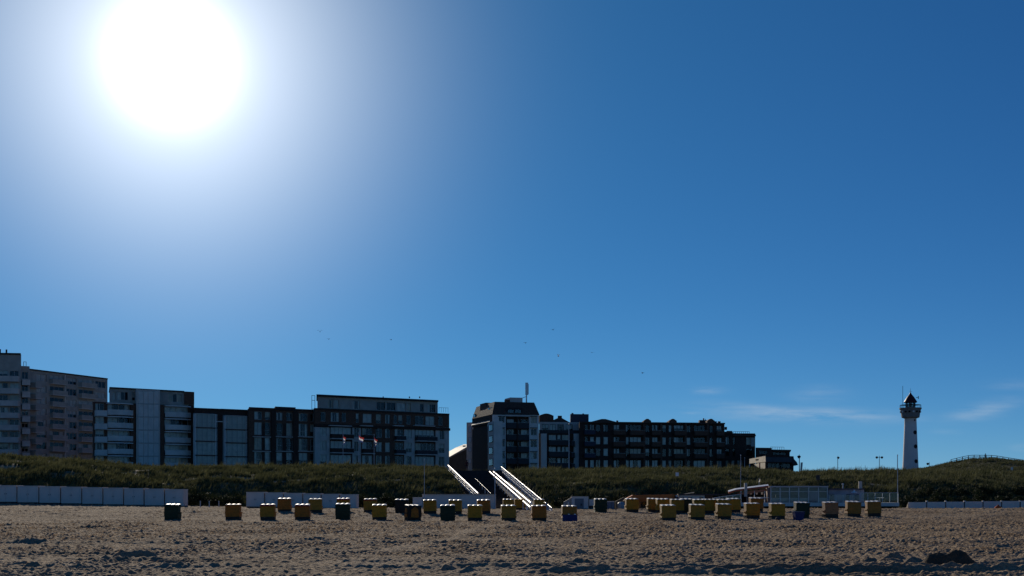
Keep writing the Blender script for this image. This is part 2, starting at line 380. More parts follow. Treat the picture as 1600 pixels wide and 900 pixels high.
tag(go, 'pale dry grass patches scattered through the upper dune slope', 'grass')
# ------------------------------------------------------------------ buildings
class Frame:
    """a vertical facade plane through two photo columns at known distances; s along it, y into the building, z up"""
    def __init__(s, xa, da, xb, db, shear=True):
        s.A = Vector(((xa-800)/FX*da, da)); B = Vector(((xb-800)/FX*db, db))
        s.u = (B-s.A).normalized(); s.v = Vector((-s.u.y, s.u.x))
        r_ = s.A.normalized(); s.sh = r_.dot(s.u)/r_.dot(s.v) if shear else 0.0      # party walls run at a skew to the street front
    def _hit(s, px, off):
        a = s.A+s.v*off+s.u*(s.sh*max(0, off-.8)); k = (px-800)/FX
        # a + u*q = Y*(k,1)
        q = (k*a.y-a.x)/(s.u.x-k*s.u.y)
        return q, a.y+s.u.y*q
    def S(s, px, off=0): return s._hit(px, off)[0]
    def Z(s, px, py, off=0): return E+(HY-py)/FX*s._hit(px, off)[1]
    def map(s, q, y, z):
        p = s.A+s.u*(q+0*y)+s.v*y; return Vector((p.x, p.y, z)) if y <= .8 else Vector((p.x+s.u.x*s.sh*(y-.8), p.y+s.u.y*s.sh*(y-.8), z))
class Bd:
    def __init__(s, name, label, fr, zb, cat='building', group=None):
        s.fr = fr; s.zb = zb; s.o = fr.map(0, 0, zb); s.root = tag(empty(name, s.o), label, cat, group)
    def fn(s, fr=None):
        f = fr or s.fr
        return lambda a, b, c: f.map(a, b, c)-s.o
    def box(s, name, x0, y0, x1, y1, d0, d1, m, parent=None, fr=None, lab=None):
        f = fr or s.fr; xm = (x0+x1)/2; mb = MB()
        mb.box(f.S(x0, d0), f.S(x1, d0), d0, d1, f.Z(xm, y1, d0) if y1 is not None else s.zb, f.Z(xm, y0, d0), s.fn(f))
        o = mb.build(name, m, parent or s.root)
        if lab: o['label'] = lab
        return o
    def sbox(s, name, s0, s1, d0, d1, z0, z1, m, parent=None, fr=None):
        mb = MB(); mb.box(s0, s1, d0, d1, z0, z1, s.fn(fr)); return mb.build(name, m, parent or s.root)
    def poly(s, name, pts, d0, d1, m, parent=None, fr=None):
        f = fr or s.fr; mb = MB(); fn = s.fn(f)
        a = [fn(f.S(x, d0), d0, f.Z(x, y, d0)) for x, y in pts]; 
        dv = fn(0, d1, 0)-fn(0, d0, 0); mb.prism(a[::-1], dv); return mb.build(name, m, parent or s.root)
    def facade(s, x0, yt, x1, holes, depth, m, fr=None, off=0, th=.32, fm=None, frac=.55, zb=None, curt=None, mull=2, back=True, yb=None):
        """wall with real openings; each opening gets a window (frame > pane) and perhaps a curtain"""
        f = fr or s.fr; fn = s.fn(f); xm = (x0+x1)/2
        s0, s1 = f.S(x0, off), f.S(x1, off); z1 = f.Z(xm, yt, off); z0 = s.zb if zb is None else zb
        if yb is not None: z0 = f.Z(xm, yb, off)
        H = []
        for h in holes:
            a, b, c, d = h[:4]; xr = h[4] if len(h) > 4 and h[4] is not None else xm
            H.append((f.S(a, off), f.S(c, off), f.Z(xr, d, off), f.Z(xr, b, off)))
        H = [(max(a, s0+.05), min(b, s1-.05), max(c, z0+.05), min(d, z1-.05)) for a, b, c, d in H]
        xs = sorted({round(q, 3) for h in H for q in h[:2]} | {round(s0, 3), round(s1, 3)})
        zs = sorted({round(q, 3) for h in H for q in h[2:]} | {round(z0, 3), round(z1, 3)})
        mb = MB()
        for i in range(len(xs)-1):
            for j in range(len(zs)-1):
                cx = (xs[i]+xs[i+1])/2; cz = (zs[j]+zs[j+1])/2
                if any(a < cx < b and c < cz < d for a, b, c, d in H): continue
                mb.add([fn(xs[i], off, zs[j]), fn(xs[i+1], off, zs[j]), fn(xs[i+1], off, zs[j+1]), fn(xs[i], off, zs[j+1])], [(0, 1, 2, 3)])
        for a, b, c, d in H+[(s0, s1, z0, z1)]:
            r = [(a, c), (b, c), (b, d), (a, d)]
            for k in range(4):
                p, q = r[k], r[(k+1) % 4]
                mb.add([fn(p[0], off, p[1]), fn(q[0], off, q[1]), fn(q[0], off+th, q[1]), fn(p[0], off+th, p[1])], [(0, 1, 2, 3)])
        w = mb.build('wall', m, s.root)
        if back:
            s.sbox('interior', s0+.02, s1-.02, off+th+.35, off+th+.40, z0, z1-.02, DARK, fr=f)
            s.sbox('building_body', s0+.005, s1-.005, off+th+.002 if not H else off+th+.41, off+depth, z0, z1-.01, m, fr=f)
            if H:
                mb = MB()
                mb.box(s0+.006, s0+.16, off+th+.001, off+th+.41, z0, z1-.01, fn); mb.box(s1-.16, s1-.006, off+th+.001, off+th+.41, z0, z1-.01, fn)
                mb.box(s0+.16, s1-.16, off+th+.001, off+th+.41, z1-.16, z1-.012, fn); mb.build('side_return', m, s.root)
        for (a, b, c, d), h in zip(H, holes):
            s.window(a, b, c, d, f, off, fm or FRAME, frac, curt, mull if len(h) < 6 else h[5])
        return w
    def window(s, a, b, c, d, f, off, fm, frac, curt, mull):
        fn = s.fn(f); mb = MB(); w = .07; y0, y1 = off+.16, off+.24
        mb.box(a, a+w, y0, y1, c, d, fn); mb.box(b-w, b, y0, y1, c, d, fn)
        mb.box(a+w, b-w, y0, y1, c, c+w, fn); mb.box(a+w, b-w, y0, y1, d-w, d, fn)
        n = max(1, mull if (b-a) > 1.0 else 1)
        for k in range(1, n):
            x = a+(b-a)*k/n; mb.box(x-.04, x+.04, y0+.003, y1-.003, c+w, d-w, fn)
        if d-c > 2.2: mb.box(a+w, b-w, y0+.005, y1-.005, c+(d-c)*.40-.03, c+(d-c)*.40+.03, fn)
        o = mb.build('window', fm, s.root)
        p = MB(); p.add([fn(a+w, off+.2, c+w), fn(b-w, off+.2, c+w), fn(b-w, off+.2, d-w), fn(a+w, off+.2, d-w)], [(0, 1, 2, 3)])
        p.build('pane', GLASS, o)
        if random.random() < frac:
            cm = curt or random.choice((CURT, CURT, CURT2, BLIND)); k = random.random(); y = off+.28
            def sheet(x0, x1, zz0, zz1):
                q = MB(); ns = max(3, int((x1-x0)/.22))
                pts = [(x0+(x1-x0)*i/ns, y+(.03 if i % 2 else -.0)) for i in range(ns+1)]
                for i in range(ns):
                    (xa, ya), (xb, yb) = pts[i], pts[i+1]
                    q.add([fn(xa, ya, zz0), fn(xb, yb, zz0), fn(xb, yb, zz1), fn(xa, ya, zz1)], [(0, 1, 2, 3)])
                q.build('curtain', cm, o)
            if k < .4: sheet(a, b, c, d)
            elif k < .6: sheet(a, b, c+(d-c)*random.uniform(.3, .6), d)
            elif k < .8: sheet(a, a+(b-a)*random.uniform(.25, .5), c, d)
            else:
                e = random.uniform(.2, .4); sheet(a, a+(b-a)*e, c, d); sheet(b-(b-a)*e, b, c, d)
    def balcony(s, x0, x1, yf, xr, out=1.2, ph=.95, pm=None, sm=None, fr=None, off=0, glassy=False, side=False):
        f = fr or s.fr; fn = s.fn(f); z = f.Z(xr, yf, off); s0, s1 = f.S(x0, off), f.S(x1, off)
        o = s.sbox('balcony', s0, s1, off-out, off-.004, z-.2, z, sm or CONC, fr=f)
        q = MB()
        q.box(s0+.03, s1-.03, off-out+.03, off-out+.08, z+.002, z+ph, fn)
        q.box(s0+.03, s0+.08, off-out+.082, off-.01, z+.002, z+ph, fn); q.box(s1-.08, s1-.03, off-out+.082, off-.01, z+.002, z+ph, fn)
        q.build('parapet', pm or PALE, o)
        r = MB(); r.box(s0+.02, s1-.02, off-out+.02, off-out+.09, z+ph+.002, z+ph+.05, fn); r.build('handrail', FRAME, o)
        return o
ZB = 7.3
def grid(cols, rows, xr):
    out = []
    for c in cols:
        for r in rows:
            out.append((c[0], r[0], c[1], r[1], xr, c[2] if len(c) > 2 else 2))
    return out

# --- A: tall far block with staggered balconies, receding to the right
frA = Frame(46, 292, 168, 316)
A = Bd('apartment_tower', 'tallest grey apartment block with stacked staggered balconies and receding long side', frA, ZB)
rows = [(584+17.3*k+5, 584+17.3*k+15.5) for k in range(8)]
cols = [(57, 73, 2), (104, 120, 3), (149, 165, 3)]
h = grid(cols, rows, 100)+grid([(78, 100, 3), (123, 146, 3)], [(584+17.3*k+4, 584+17.3*k+17) for k in range(8)], 100)
A.facade(46, 585, 168, h, 14, TAUPE, frac=.6)
A.box('roof_edge', 45.5, 583.4, 168.5, 585.2, -.25, 14.2, ROOFB)
for k in range(8):
    y = 584+17.3*k+17.2
    A.balcony(77, 101, y, 100, 1.1, .95, TAUPE); A.balcony(122.5, 147, y, 100, 1.1, .95, TAUPE)
A.box('downpipe', 101.6, 586, 102.6, None, -.12, 0.01, PALE)
frA0 = Frame(-110, 283, 33, 286)
rows = [(560, 572)]+[(574+19*k+5, 574+19*k+16) for k in range(8)]
A.facade(-110, 552, 32, grid([(-100, -70), (-62, -40), (-34, -8), (-4, 12), (15, 29)], rows[1:], 10), 26, TAUPE, fr=frA0, frac=.6)
frA1 = Frame(32, 288, 46, 289)
A.facade(32.2, 572, 46.3, grid([(34, 44)], [(576+19*k+5, 576+19*k+16) for k in range(7)], 40), 22, TAUPE, fr=frA1, frac=.5)
A.box('penthouse_cap', -110, 550.5, 32.5, 553, -.3, 22, ROOFB, fr=frA0)
for k in range(8):
    y = 589.5+19*k
    A.balcony(-110, -38, y+6, 10, 1.6, 1.0, CONC, fr=frA0); A.balcony(-36, 31, y+6, 10, 1.6, 1.0, CONC, fr=frA0)
    A.balcony(31.6, 44.5, y+12, 40, 2.2, 1.0, CONC, fr=frA1)
    if k < 7: A.balcony(45.2, 56.5, 605+17.6*k, 50, 2.0, 1.0, TAUPE)
A.box('chimney', -1, 545.5, 1.5, 551, 3, 4, DARKM, fr=frA0); A.box('chimney', 9, 546, 11.5, 551, 3, 4, DARKM, fr=frA0)
mb = MB(); fn = A.fn(frA1)
za = frA1.Z(40, 572)
for x in (38, 42): mb.tube(fn(frA1.S(x), 3, za), fn(frA1.S(x), 3, za+1.3), .06)
mb.tube(fn(frA1.S(38), 3, za+1.25), fn(frA1.S(42), 3, za+1.25), .05)
mb.build('roof_rail', DARKM, A.root)
mb = MB(); fn = A.fn(frA); za = frA.Z(55, 583.6)
for x in (48, 53, 58, 63): mb.tube(fn(frA.S(x), 4, za-.3), fn(frA.S(x), 4, za+1.0), .05)
mb.tube(fn(frA.S(48), 4, za+.98), fn(frA.S(63), 4, za+.98), .05); mb.build('roof_rail', DARKM, A.root)

# --- B: pale block with curved balcony bays and a glazed stair tower
frB = Frame(147, 255, 303, 268)
B = Bd('apartment_block', 'pale apartment block with two balcony bays around a glazed stair tower', frB, ZB)
rB = [632, 652, 672, 692, 712, 732]
B.facade(147, 631, 303, grid([(149, 163, 2), (168, 203, 4), (257, 294, 4)], [(y+1.5, y+19) for y in rB[:5]], 225), 15, BRICK, frac=.85, curt=None)
B.facade(172, 609, 303, [(183, 614, 200, 627, 230, 3), (206, 614, 213, 627, 230, 1), (262, 614, 284, 627, 240, 3), (176, 615, 181, 627, 230, 1)], 12, TAUPE, off=1.6, frac=.7, zb=frB.Z(225, 631)-.1)
B.box('roof_edge', 171, 607.6, 288, 609.6, 1.2, 12.5, ROOFB); B.box('end_wall', 288, 612, 303.5, 632, 1.3, 12, BRICK)
for k, y in enumerate(rB):
    B.balcony(147.5, 164.5, y+20.2, 225, 1.2, 1.0, PALE) if k < 5 else None
    if k < 5:
        for (xa, xb) in ((166, 206), (256, 296)):
            # bowed balcony: three facets
            z = frB.Z(225, y+.6 if k else y); s0, s1 = frB.S(xa), frB.S(xb); fnb = B.fn(frB)
            pts = [(s0, 0)]+[(s0+(s1-s0)*i/8, -(.75+.75*math.sin(math.pi*i/8))) for i in range(9)]+[(s1, 0)]
            mb = MB(); mb.prism([fnb(p, q-.004, z-.2) for p, q in pts], (0, 0, .2)); o = mb.build('balcony', WHITEP if k < 5 else PALE, B.root)
            if k > 0 or True:
                q = MB(); zz = frB.Z(225, y+20)  # parapet of the storey below this slab
                for i in range(8):
                    (pa, qa), (pb, qb) = pts[i+1], pts[i+2]
                    q.hexa([fnb(pa, qa+.03, zz+.2), fnb(pb, qb+.03, zz+.2), fnb(pb, qb+.09, zz+.2), fnb(pa, qa+.09, zz+.2),
                            fnb(pa, qa+.03, zz+1.25), fnb(pb, qb+.03, zz+1.25), fnb(pb, qb+.09, zz+1.25), fnb(pa, qa+.09, zz+1.25)])
                q.build('parapet', PALE, o)
B.box('pier', 204.5, 633, 211.5, None, -.7, -.003, BRICK); B.box('pier', 249.5, 633, 256, None, -.7, -.003, BRICK); B.box('pier', 295.5, 633, 303.4, None, -.5, -.003, BRICKD)
B.box('stair_tower', 213, 609, 250, None, -1.2, 10, CONC)
for k in range(6):
    y0 = 612 if k == 0 else 611+20.4*k+.8; y1 = 611+20.4*(k+1)-1
    for (xa, xb) in ((216.5, 224), (224.6, 231), (231.6, 240), (240.6, 247.5)):
        o = B.box('glazing_panel', xa, y0, xb, y1, -1.32, -1.203, random.choice((BLIND, PALE, PALE)))
    B.box('transom', 215.5, y1, 248.5, y1+1.2, -1.36, -1.204, FRAME)

# --- C: dark brick with two stacks of white glazed bays
frC = Frame(303.6, 265, 389, 272)
C = Bd('brick_apartment_house', 'low dark brick flats with two columns of white glazed bays', frC, ZB)
C.facade(303.6, 639, 389, [], 13, BRICKD)
C.box('roof_edge', 303.7, 637.8, 345, 639.6, -.2, 13.1, ROOFB); C.box('roof_edge', 345.2, 639.4, 389, 641, -.25, 13.1, ROOFB)
for (xa, xb, yt, divs) in ((304.6, 338, 647, (668.3, 689.5, 711.5, 732)), (351, 385.3, 650, (671.3, 692, 713.5, 734))):
    C.box('bay_side', xa, yt, xa+1.3, None, -1.0, -.005, WHITEP); C.box('bay_side', xb-1.3, yt, xb, None, -1.0, -.005, WHITEP)
    C.box('bay_top', xa, yt-.6, xb, yt, -1.05, -.006, WHITEP)
    y0 = yt+.2
    for i, dv in enumerate(divs):
        o = C.box('bay_panel', xa+1.4, y0, xb-1.4, dv-.8, -.62, -.55, BLIND if i < 2 or random.random() < .4 else CURT)
        n = 4
        fnc = C.fn(frC); mb = MB(); zt = frC.Z((xa+xb)/2, y0); zb_ = frC.Z((xa+xb)/2, dv-.8); sa, sb = frC.S(xa+1.4), frC.S(xb-1.4)
        for k in range(n+1):
            x = sa+(sb-sa)*k/n; mb.box(x-.04, x+.04, -.9, -.82, zb_, zt, fnc)
        mb.box(sa, sb, -.89, -.83, zb_+.95, zb_+1.02, fnc)
        w = mb.build('window', FRAME, C.root)
        p = MB(); p.add([fnc(sa, -.85, zb_), fnc(sb, -.85, zb_), fnc(sb, -.85, zt), fnc(sa, -.85, zt)], [(0, 1, 2, 3)]); p.build('pane', GLASS, w)
        if i < 3: C.box('floor_band', xa+.05, dv-.7, xb-.05, dv+.9, -1.0, -.01, BRICK)
        y0 = dv+1.0
C.box('ledge', 338.2, 658, 350.8, 659.2, -.35, -.004, WHITEP); C.box('ledge', 385.6, 659.5, 389, 660.6, -.35, -.004, WHITEP)

# --- D: brown brick, three window columns
frD = Frame(389, 270, 492, 279)
D = Bd('brick_apartment_house', 'brown brick flats with three columns of tall windows', frD, ZB)
cols = [(397.5, 409.5, 2), (414, 422.5, 1), (432, 441.5, 1), (447.5, 457, 2), (467, 480.5, 2), (485, 490.3, 1)]
D.facade(389, 641, 492, grid(cols, [(644.5, 656.8), (661, 680.5), (684.5, 703.5), (707, 725.5)], 440), 13, BRICK, frac=.85)
D.box('roof_edge', 389, 636.8, 430, 641.5, -.1, 13.1, BRICKD); D.box('roof_edge', 430.1, 635.8, 462, 641, -.35, 13.1, ROOFB); D.box('roof_edge', 462.1, 639.4, 492, 642.2, -.15, 13.1, BRICKD)
for y in (682, 704.6):
    for (xa, xb) in ((396, 423.5), (431, 458), (466, 491.5)): D.box('sill_band', xa, y, xb, y+1.3, -.45, -.003, CONC)
for (xa, xb) in ((409.6, 413.9), (441.6, 447.4)):
    D.box('dark_infill', xa, 662, xb, 725, -.06, -.002, BRICKD)
for (xa, xb) in ((424.5, 430.5), (458.5, 465.5)): D.box('pilaster', xa, 642.4, xb, None, -.5, -.004, BRICKD)

# --- E: large building with a set-back penthouse
frE = Frame(492, 277, 702, 296)
Eb = Bd('beachfront_apartment_building', 'wide apartment building with set back grey penthouse floor and brown attic band', frE, ZB)
XR = 597
def yy(y, x): return y
r1, r2, r3, r4 = (647.5, 661.5), (669.5, 684), (691, 706), (712, 727)
brown = grid([(501, 509, 1), (517, 530, 2), (534, 541, 1), (556, 561, 1), (567, 581, 2), (587.5, 595.5, 1), (602, 609.5, 1), (615.5, 621, 1), (622.5, 629, 1), (635, 642, 1), (648.5, 662, 2), (665, 679, 2), (685, 692, 1)], [r1], XR)
Eb.facade(492, 643, 702, brown, 16, BRICK, yb=667.5, frac=.8)
low = grid([(500, 510.5, 2), (516.5, 549, 5), (553.5, 561.5, 2), (566, 582, 3), (587.5, 597, 2), (602, 609.5, 1), (617, 630.5, 3), (634, 643.5, 2), (649, 679, 5), (685.5, 694.5, 2)], [r2, r3, r4], XR)
zs_ = frE.Z(XR, 667.5)
fE = [(492.2, 515, CONC), (515.1, 550.5, BRICKD), (550.6, 564, CONC), (564.1, 631.5, BRICK), (631.6, 648, CONC), (648.1, 680.5, BRICKD), (680.6, 701.8, CONC)]
for (xa, xb, m) in fE:
    hs_ = [q for q in low if xa <= q[0] and q[2] <= xb]
    f = Eb.facade(xa, 667.5, xb, [(q[0], q[1], q[2], q[3], XR, q[5]) for q in hs_], 15.9, m, zb=ZB, frac=.75, off=.0)
# storey tops must share one level: cover joint with a continuous string course
Eb.sbox('string_course', frE.S(492)-.12, frE.S(702)+.12, -.28, -.004, zs_-.3, zs_+.28, BRICKD)
for (xa, xb) in ((515.5, 550), (564.5, 583), (616, 631.5), (648.5, 680.3)):
    for y in (687, 708.5): Eb.balcony(xa, xb, y, XR, 1.1, .9, DARKM if xa > 600 else BRICKD, CONC)
    Eb.box('canopy', xa, 664.6, xb, 666, -1.1, -.29, CONC)
Eb.facade(496, 623, 684, grid([(512, 520, 1), (522, 530, 1), (551, 562, 2), (588, 602, 2), (604, 618, 2), (620, 634, 2), (636, 642, 1), (656, 662, 1), (668, 680, 2)], [(628, 641)], XR), 12, TAUPE, off=2.0, zb=frE.Z(XR, 644), frac=.6)
Eb.box('penthouse_roof', 494.5, 620.6, 685, 623.4, 1.3, 14.5, ROOFB)
Eb.box('parapet', 492, 641.8, 702.3, 644.4, -.15, .35, BRICKD)
mb = MB(); fn = Eb.fn(frE); z0 = frE.Z(490, 637.5); x0 = frE.S(487.2, 3); x1 = frE.S(492, 3)
for x in (x0, x1): mb.tube(fn(x, 3, z0-2.0), fn(x, 3, z0+3.0), .05)
for q in (0, 1.9, 2.95): mb.tube(fn(x0, 3, z0+q), fn(x1, 3, z0+q), .05)
mb.build('roof_ladder', DARKM, Eb.root)
for x in (598, 639, 655): Eb.box('vent', x, 619.5, x+1.6, 622, 5, 5.4, DARKM)
mb = MB(); z0 = frE.Z(693, 642.4)
for i in range(5):
    x = frE.S(686+i*3.5, .1); mb.tube(fn(x, .1, z0-.3), fn(x, .1, z0+.8), .03)
mb.tube(fn(frE.S(686, .1), .1, z0+.8), fn(frE.S(700.5, .1), .1, z0+.8), .03); mb.build('terrace_rail', DARKM, Eb.root)

# house with a sunlit gable roof behind the gap
frH0 = Frame(690, 345, 760, 352, False)
H0 = Bd('gabled_house', 'house with a pale sunlit pitched roof glimpsed between the apartment buildings', frH0, ZB, 'house')
H0.poly('gable_wall', [(690, 722), (703, 714.5), (729, 702), (742, 696), (760, 706), (760, 745), (690, 745)], 0, 5.6, mat('ochre_render', (.14, .11, .07), .9, .2, 1))
H0.poly('roof', [(689, 721.5), (703, 713.2), (729, 698.4), (742, 693), (742, 696.2), (729, 702.2), (703, 715.2), (689, 723.4)], -.4, 6.0, mat('pale_roof', (.50, .41, .29), .6, .15, 1))
H0.poly('roof', [(742.05, 693), (762, 704), (762, 707), (742.05, 696.2)], -.4, 6.0, MATS['pale_roof'])
H0.box('chimney', 725.5, 696, 727.5, 701, 2, 3, DARKM)

# --- F: corner building with a mansard roof
frF = Frame(769, 300, 842, 303, False)
F = Bd('mansard_apartment_building', 'corner apartment building with brown mansard roof, dark balconies and mobile phone mast', frF, ZB)
rf = [(651.5, 661), (669.5, 680), (688, 698.5), (706.5, 717), (725, 732)]
F.facade(769.3, 648, 790.3, grid([(779.5, 788.5, 2)], rf, 805), 5, PALE, frac=.5)
F.facade(827, 648, 842, grid([(829.3, 838.8, 2)], rf, 805), 16, PALE, frac=.5)
F.facade(790.4, 650, 826.9, grid([(792, 803, 2), (806.5, 811.5, 1), (814, 825, 2)], [(655, 668), (671, 686), (690, 705), (708, 723)], 805), 20, BRICKD, frac=.8, off=.9)
for y in rf:
    for xa, xb in ((778.7, 789.3), (828.5, 839.6)): F.box('window_hood', xa, y[0]-1.6, xb, y[0]-.6, -.3, -.003, DARKM)
for y in (669, 687.5, 706, 724.5):
    F.balcony(790.6, 826.7, y, 805, .75, 1.25, DARKM, BRICKD, off=.85)
F.box('cornice', 789.5, 648.3, 827.8, 650.6, -.25, 1.0, CONC)
F.box('party_pier', 807.8, 651, 810, None, -.05, .87, BRICKD)
# side wall runs back from the front left corner
frS = Frame(735.5, 319, 769, 300, False)
F.facade(737.8, 668, 768.8, [], 8, BRICKD, fr=frS, zb=ZB, back=False)
sA = frS.S(737.8); sB = frS.S(769); zeF = frF.Z(805, 648); zeS = zeF
mb = MB(); fn = F.fn(frS); mb.box(sA, sB-3.0, .33, 9, ZB, zeF, fn); mb.box(sB-2.998, sB-.4, .34, 1.5, ZB, zeF, fn); mb.build('building_body', BRICKD, F.root)
mb = MB(); mb.box(sA, sB, -.02, .30, frS.Z(755, 664)-.0, zeF+.0, fn); mb.build('side_frieze', BRICKD, F.root)
# mansard as a frustum over the L-shaped top: front wing and side wing
fnF = F.fn(frF); ztop = frF.Z(805, 629.3, 3)
def frustum(name, q0, q1, ins, z0, z1, fn_, m, d):
    mb = MB(); (a, b), (c, e) = q0, q1
    mb.hexa([fn_(a, c, z0), fn_(b, c, z0), fn_(b, e, z0), fn_(a, e, z0), fn_(a+ins[0], c+ins[2], z1), fn_(b-ins[1], c+ins[2], z1), fn_(b-ins[1], e-ins[3], z1), fn_(a+ins[0], e-ins[3], z1)])
    return mb.build(name, m, F.root)
frustum('mansard_roof', (frF.S(769.5)-.1, frF.S(842)+.15), (-.15, 20.3), (.9, 1.0, 1.2, 1.0), zeF+.02, ztop, fnF, ROOFT, 0)
ROOFT_LIT = mat('roof_tile_lit', (.30, .26, .21), .55, .2, 2, .2, 20)  # mansard tile again, skylight on this side put into a paler tan
frustum('side_roof', (sA-.4, sB-1.6), (-.2, 9), (2.0, .0, 2.6, 1.0), zeF-1.6, ztop-.05, fn, ROOFT_LIT, 0)
F.box('dormer_strip', 790.5, 637, 816, 647.6, .1, 2.5, ROOFB)
for (xa, xb) in ((793, 803), (804.5, 814.5)):
    o = F.box('dormer_window', xa, 639.5, xb, 646.6, .04, .098, FRAMED); F.box('pane', xa+.7, 640.3, xb-.7, 646, .0, .038, GLASS, o)
F.box('chimney', 750, 630.3, 759, 652, .8, 3.4, BRICK, fr=frS)
for (xa, ya, xb, yb) in ((762.5, 637, 765.5, 646), (766.8, 636, 769, 645), (739.5, 647, 743, 657)):
    F.box('roof_window', xa, ya, xb, yb, .55, 1.6, FRAMED, fr=frS); F.box('pane', xa+.5, ya+.8, xb-.5, yb-.8, .5, .548, GLASSC, fr=frS)
F.box('round_vent', 746, 657.5, 748.5, 661, .05, .6, DARKM, fr=frS)
F.box('corner_bay', 762.3, 659, 771.5, None, -.9, 1.2, PALE, fr=frS)
for k in range(4): 
    o = F.box('window', 764, 663+18*k, 770, 674+18*k, -.96, -.903, FRAMED, fr=frS); F.box('pane', 764.6, 664+18*k, 769.4, 673+18*k, -.99, -.963, GLASS, o, fr=frS)
F.box('side_bay', 729, 660, 737.6, None, -.8, 3, PALE, fr=Frame(729, 322, 737.6, 321))
fq = Frame(729, 322, 737.6, 321)
for (a_, b_) in ((667, 675.5), (683, 691), (699.5, 706), (717, 724)):
    o = F.box('window', 732, a_, 736.6, b_, -.87, -.803, FRAME, fr=fq); F.box('pane', 732.5, a_+.6, 736.1, b_-.6, -.90, -.872, mat('lit_pane', (.72, .74, .74), .6, .1, 1), o, fr=fq)  # pale pane colour paints the brightness of these lit windows
F.box('plant_room', 797, 621.2, 816.5, 631, 6, 11, CONC); F.box('plant_room', 791.5, 624.3, 796.8, 631, 6, 8, BRICK)
mb = MB(); zz = ztop-.3; sx = frF.S(822.6, 8)
mb.tube(fnF(sx, 8, zz), fnF(sx, 8, frF.Z(822.6, 615, 8)), .16); mb.build('mast', METAL, F.root)
mb = MB(); sx2 = frF.S(823, 8); mb.tube(fnF(sx2, 8, frF.Z(823, 617, 8)), fnF(sx2, 8, frF.Z(823, 598, 8)), .36, n=12); mb.tube(fnF(sx2+.35, 8.2, frF.Z(823, 616, 8)), fnF(sx2+.35, 8.2, frF.Z(823, 600, 8)), .2, n=8); mb.build('antenna', METAL, F.root)
mb = MB(); mb.tube(fnF(frF.S(816, 8), 8, frF.Z(816, 622, 8)), fnF(sx, 8, frF.Z(822, 619.5, 8)), .06); mb.build('stay', METAL, F.root)

# --- G: link block with white pillars
frG = Frame(842.3, 308, 905, 309.5)
G = Bd('link_apartment_block', 'dark linking flats with two white pillars and round balconies next to mansard building', frG, ZB)
G.facade(842.3, 677, 905, grid([(857.5, 869, 2), (871, 876, 1), (878, 888.5, 2)], [(679.5, 690), (698, 708), (715.5, 726)], 875), 14, BRICKD, frac=.9)
G.box('pillar', 845.3, 677.4, 854.3, None, -.9, -.003, PALE); G.box('pillar', 897, 677.4, 905.4, None, -.9, -.003, PALE)
for y in (695.5, 713.5, 731): G.balcony(856.5, 890, y, 875, 1.1, 1.15, DARKM, BRICKD); G.balcony(891, 896.6, y+1, 875, 1.4, 1.1, DARKM, BRICKD)
G.facade(842.5, 659.5, 905, grid([(847, 857, 2), (859, 868, 2), (871, 881, 2), (884, 895, 2)], [(663, 674)], 875), 11, CONC, off=1.8, zb=frG.Z(875, 677.2), fm=FRAMED, frac=.5)
G.box('terrace_parapet', 842.4, 672, 905, 677.2, -.1, .1, DARKM)
mb = MB(); fn = G.fn(frG); s0, s1 = frG.S(842.6, 4), frG.S(865, 4); z0 = frG.Z(853, 659.5, 4); zr = frG.Z(853, 649.5, 4)
pts = [(s0, z0), (s1, z0), (s1, zr)]+[(s1+(s0-s1)*i/6, zr+.55*math.sin(math.pi*i/6)) for i in range(1, 6)]+[(s0, zr)]
mb.prism([fn(a, 4, b) for a, b in pts][::-1], (frG.v.x*7, frG.v.y*7, 0)); mb.build('barrel_roof', BRICK, G.root)
G.poly('pitched_roof', [(865, 656), (874, 652), (876, 652), (890, 659.8), (865, 659.8)], 4, 10, ROOFT); G.box('chimney', 871.5, 649.5, 878, 653.5, 5, 7, BRICKD)
G.box('rooftop_unit', 891.3, 647, 919.8, 660.5, 4, 9, mat('blue_grey_cladding', (.045, .05, .07), .6, .2, 2)); G.box('vent', 893, 645.2, 896, 647.5, 5, 6, DARKM); G.box('vent', 910, 646, 912.5, 647.5, 5, 6, DARKM)

# --- H: long dark stepped flats
frH = Frame(905.5, 306, 1180, 313)
Hb = Bd('stepped_apartment_terrace', 'long dark brown apartment terrace stepping down towards the lighthouse', frH, ZB)
R = [(664, 675), (683, 695), (701, 713), (719, 731)]
cA = [(914, 919, 1), (922, 928.5, 1), (931, 938.5, 1), (943, 950.5, 1), (959, 968, 2), (978, 983, 1)]
cB = [(984, 1002, 3), (1008.5, 1015, 1), (1019, 1028, 2), (1034.5, 1041, 1), (1045, 1049.5, 1), (1053, 1068.5, 3), (1073, 1079, 1), (1084, 1102, 3), (1109, 1114, 1), (1120, 1128, 2)]
Hb.facade(905.5, 661.3, 1132, grid(cA+cB, R, 1020), 15, BRICKD, frac=.75, fm=FRAMED)
Hb.facade(1132.1, 677, 1180, grid([(1134, 1140, 1), (1145, 1149, 1), (1166, 1176, 2)], R[1:3], 1150)+grid([(1134, 1139, 1), (1143, 1148, 1), (1152, 1160, 2)], R[3:], 1150), 13, BRICKD, frac=.5, fm=FRAMED, yb=None)
Hb.box('corner_window', 1173.5, 684, 1179.3, 697.5, -.06, -.004, mat('corner_glass', (.16, .19, .20), .15, .1, 1, spec=.5))
Hb.box('roof_edge', 905.6, 659.6, 1133, 661.6, -.45, 15.2, ROOFT); Hb.box('roof_edge', 1133.2, 674.4, 1145, 677.4, -.5, 13.2, ROOFT); Hb.box('roof_edge', 1145.2, 678.8, 1181, 681.5, -.5, 13.2, ROOFT)
Hb.poly('gable', [(919, 660), (940, 654.6), (946, 654.6), (966, 660)], -.4, 12, ROOFT)
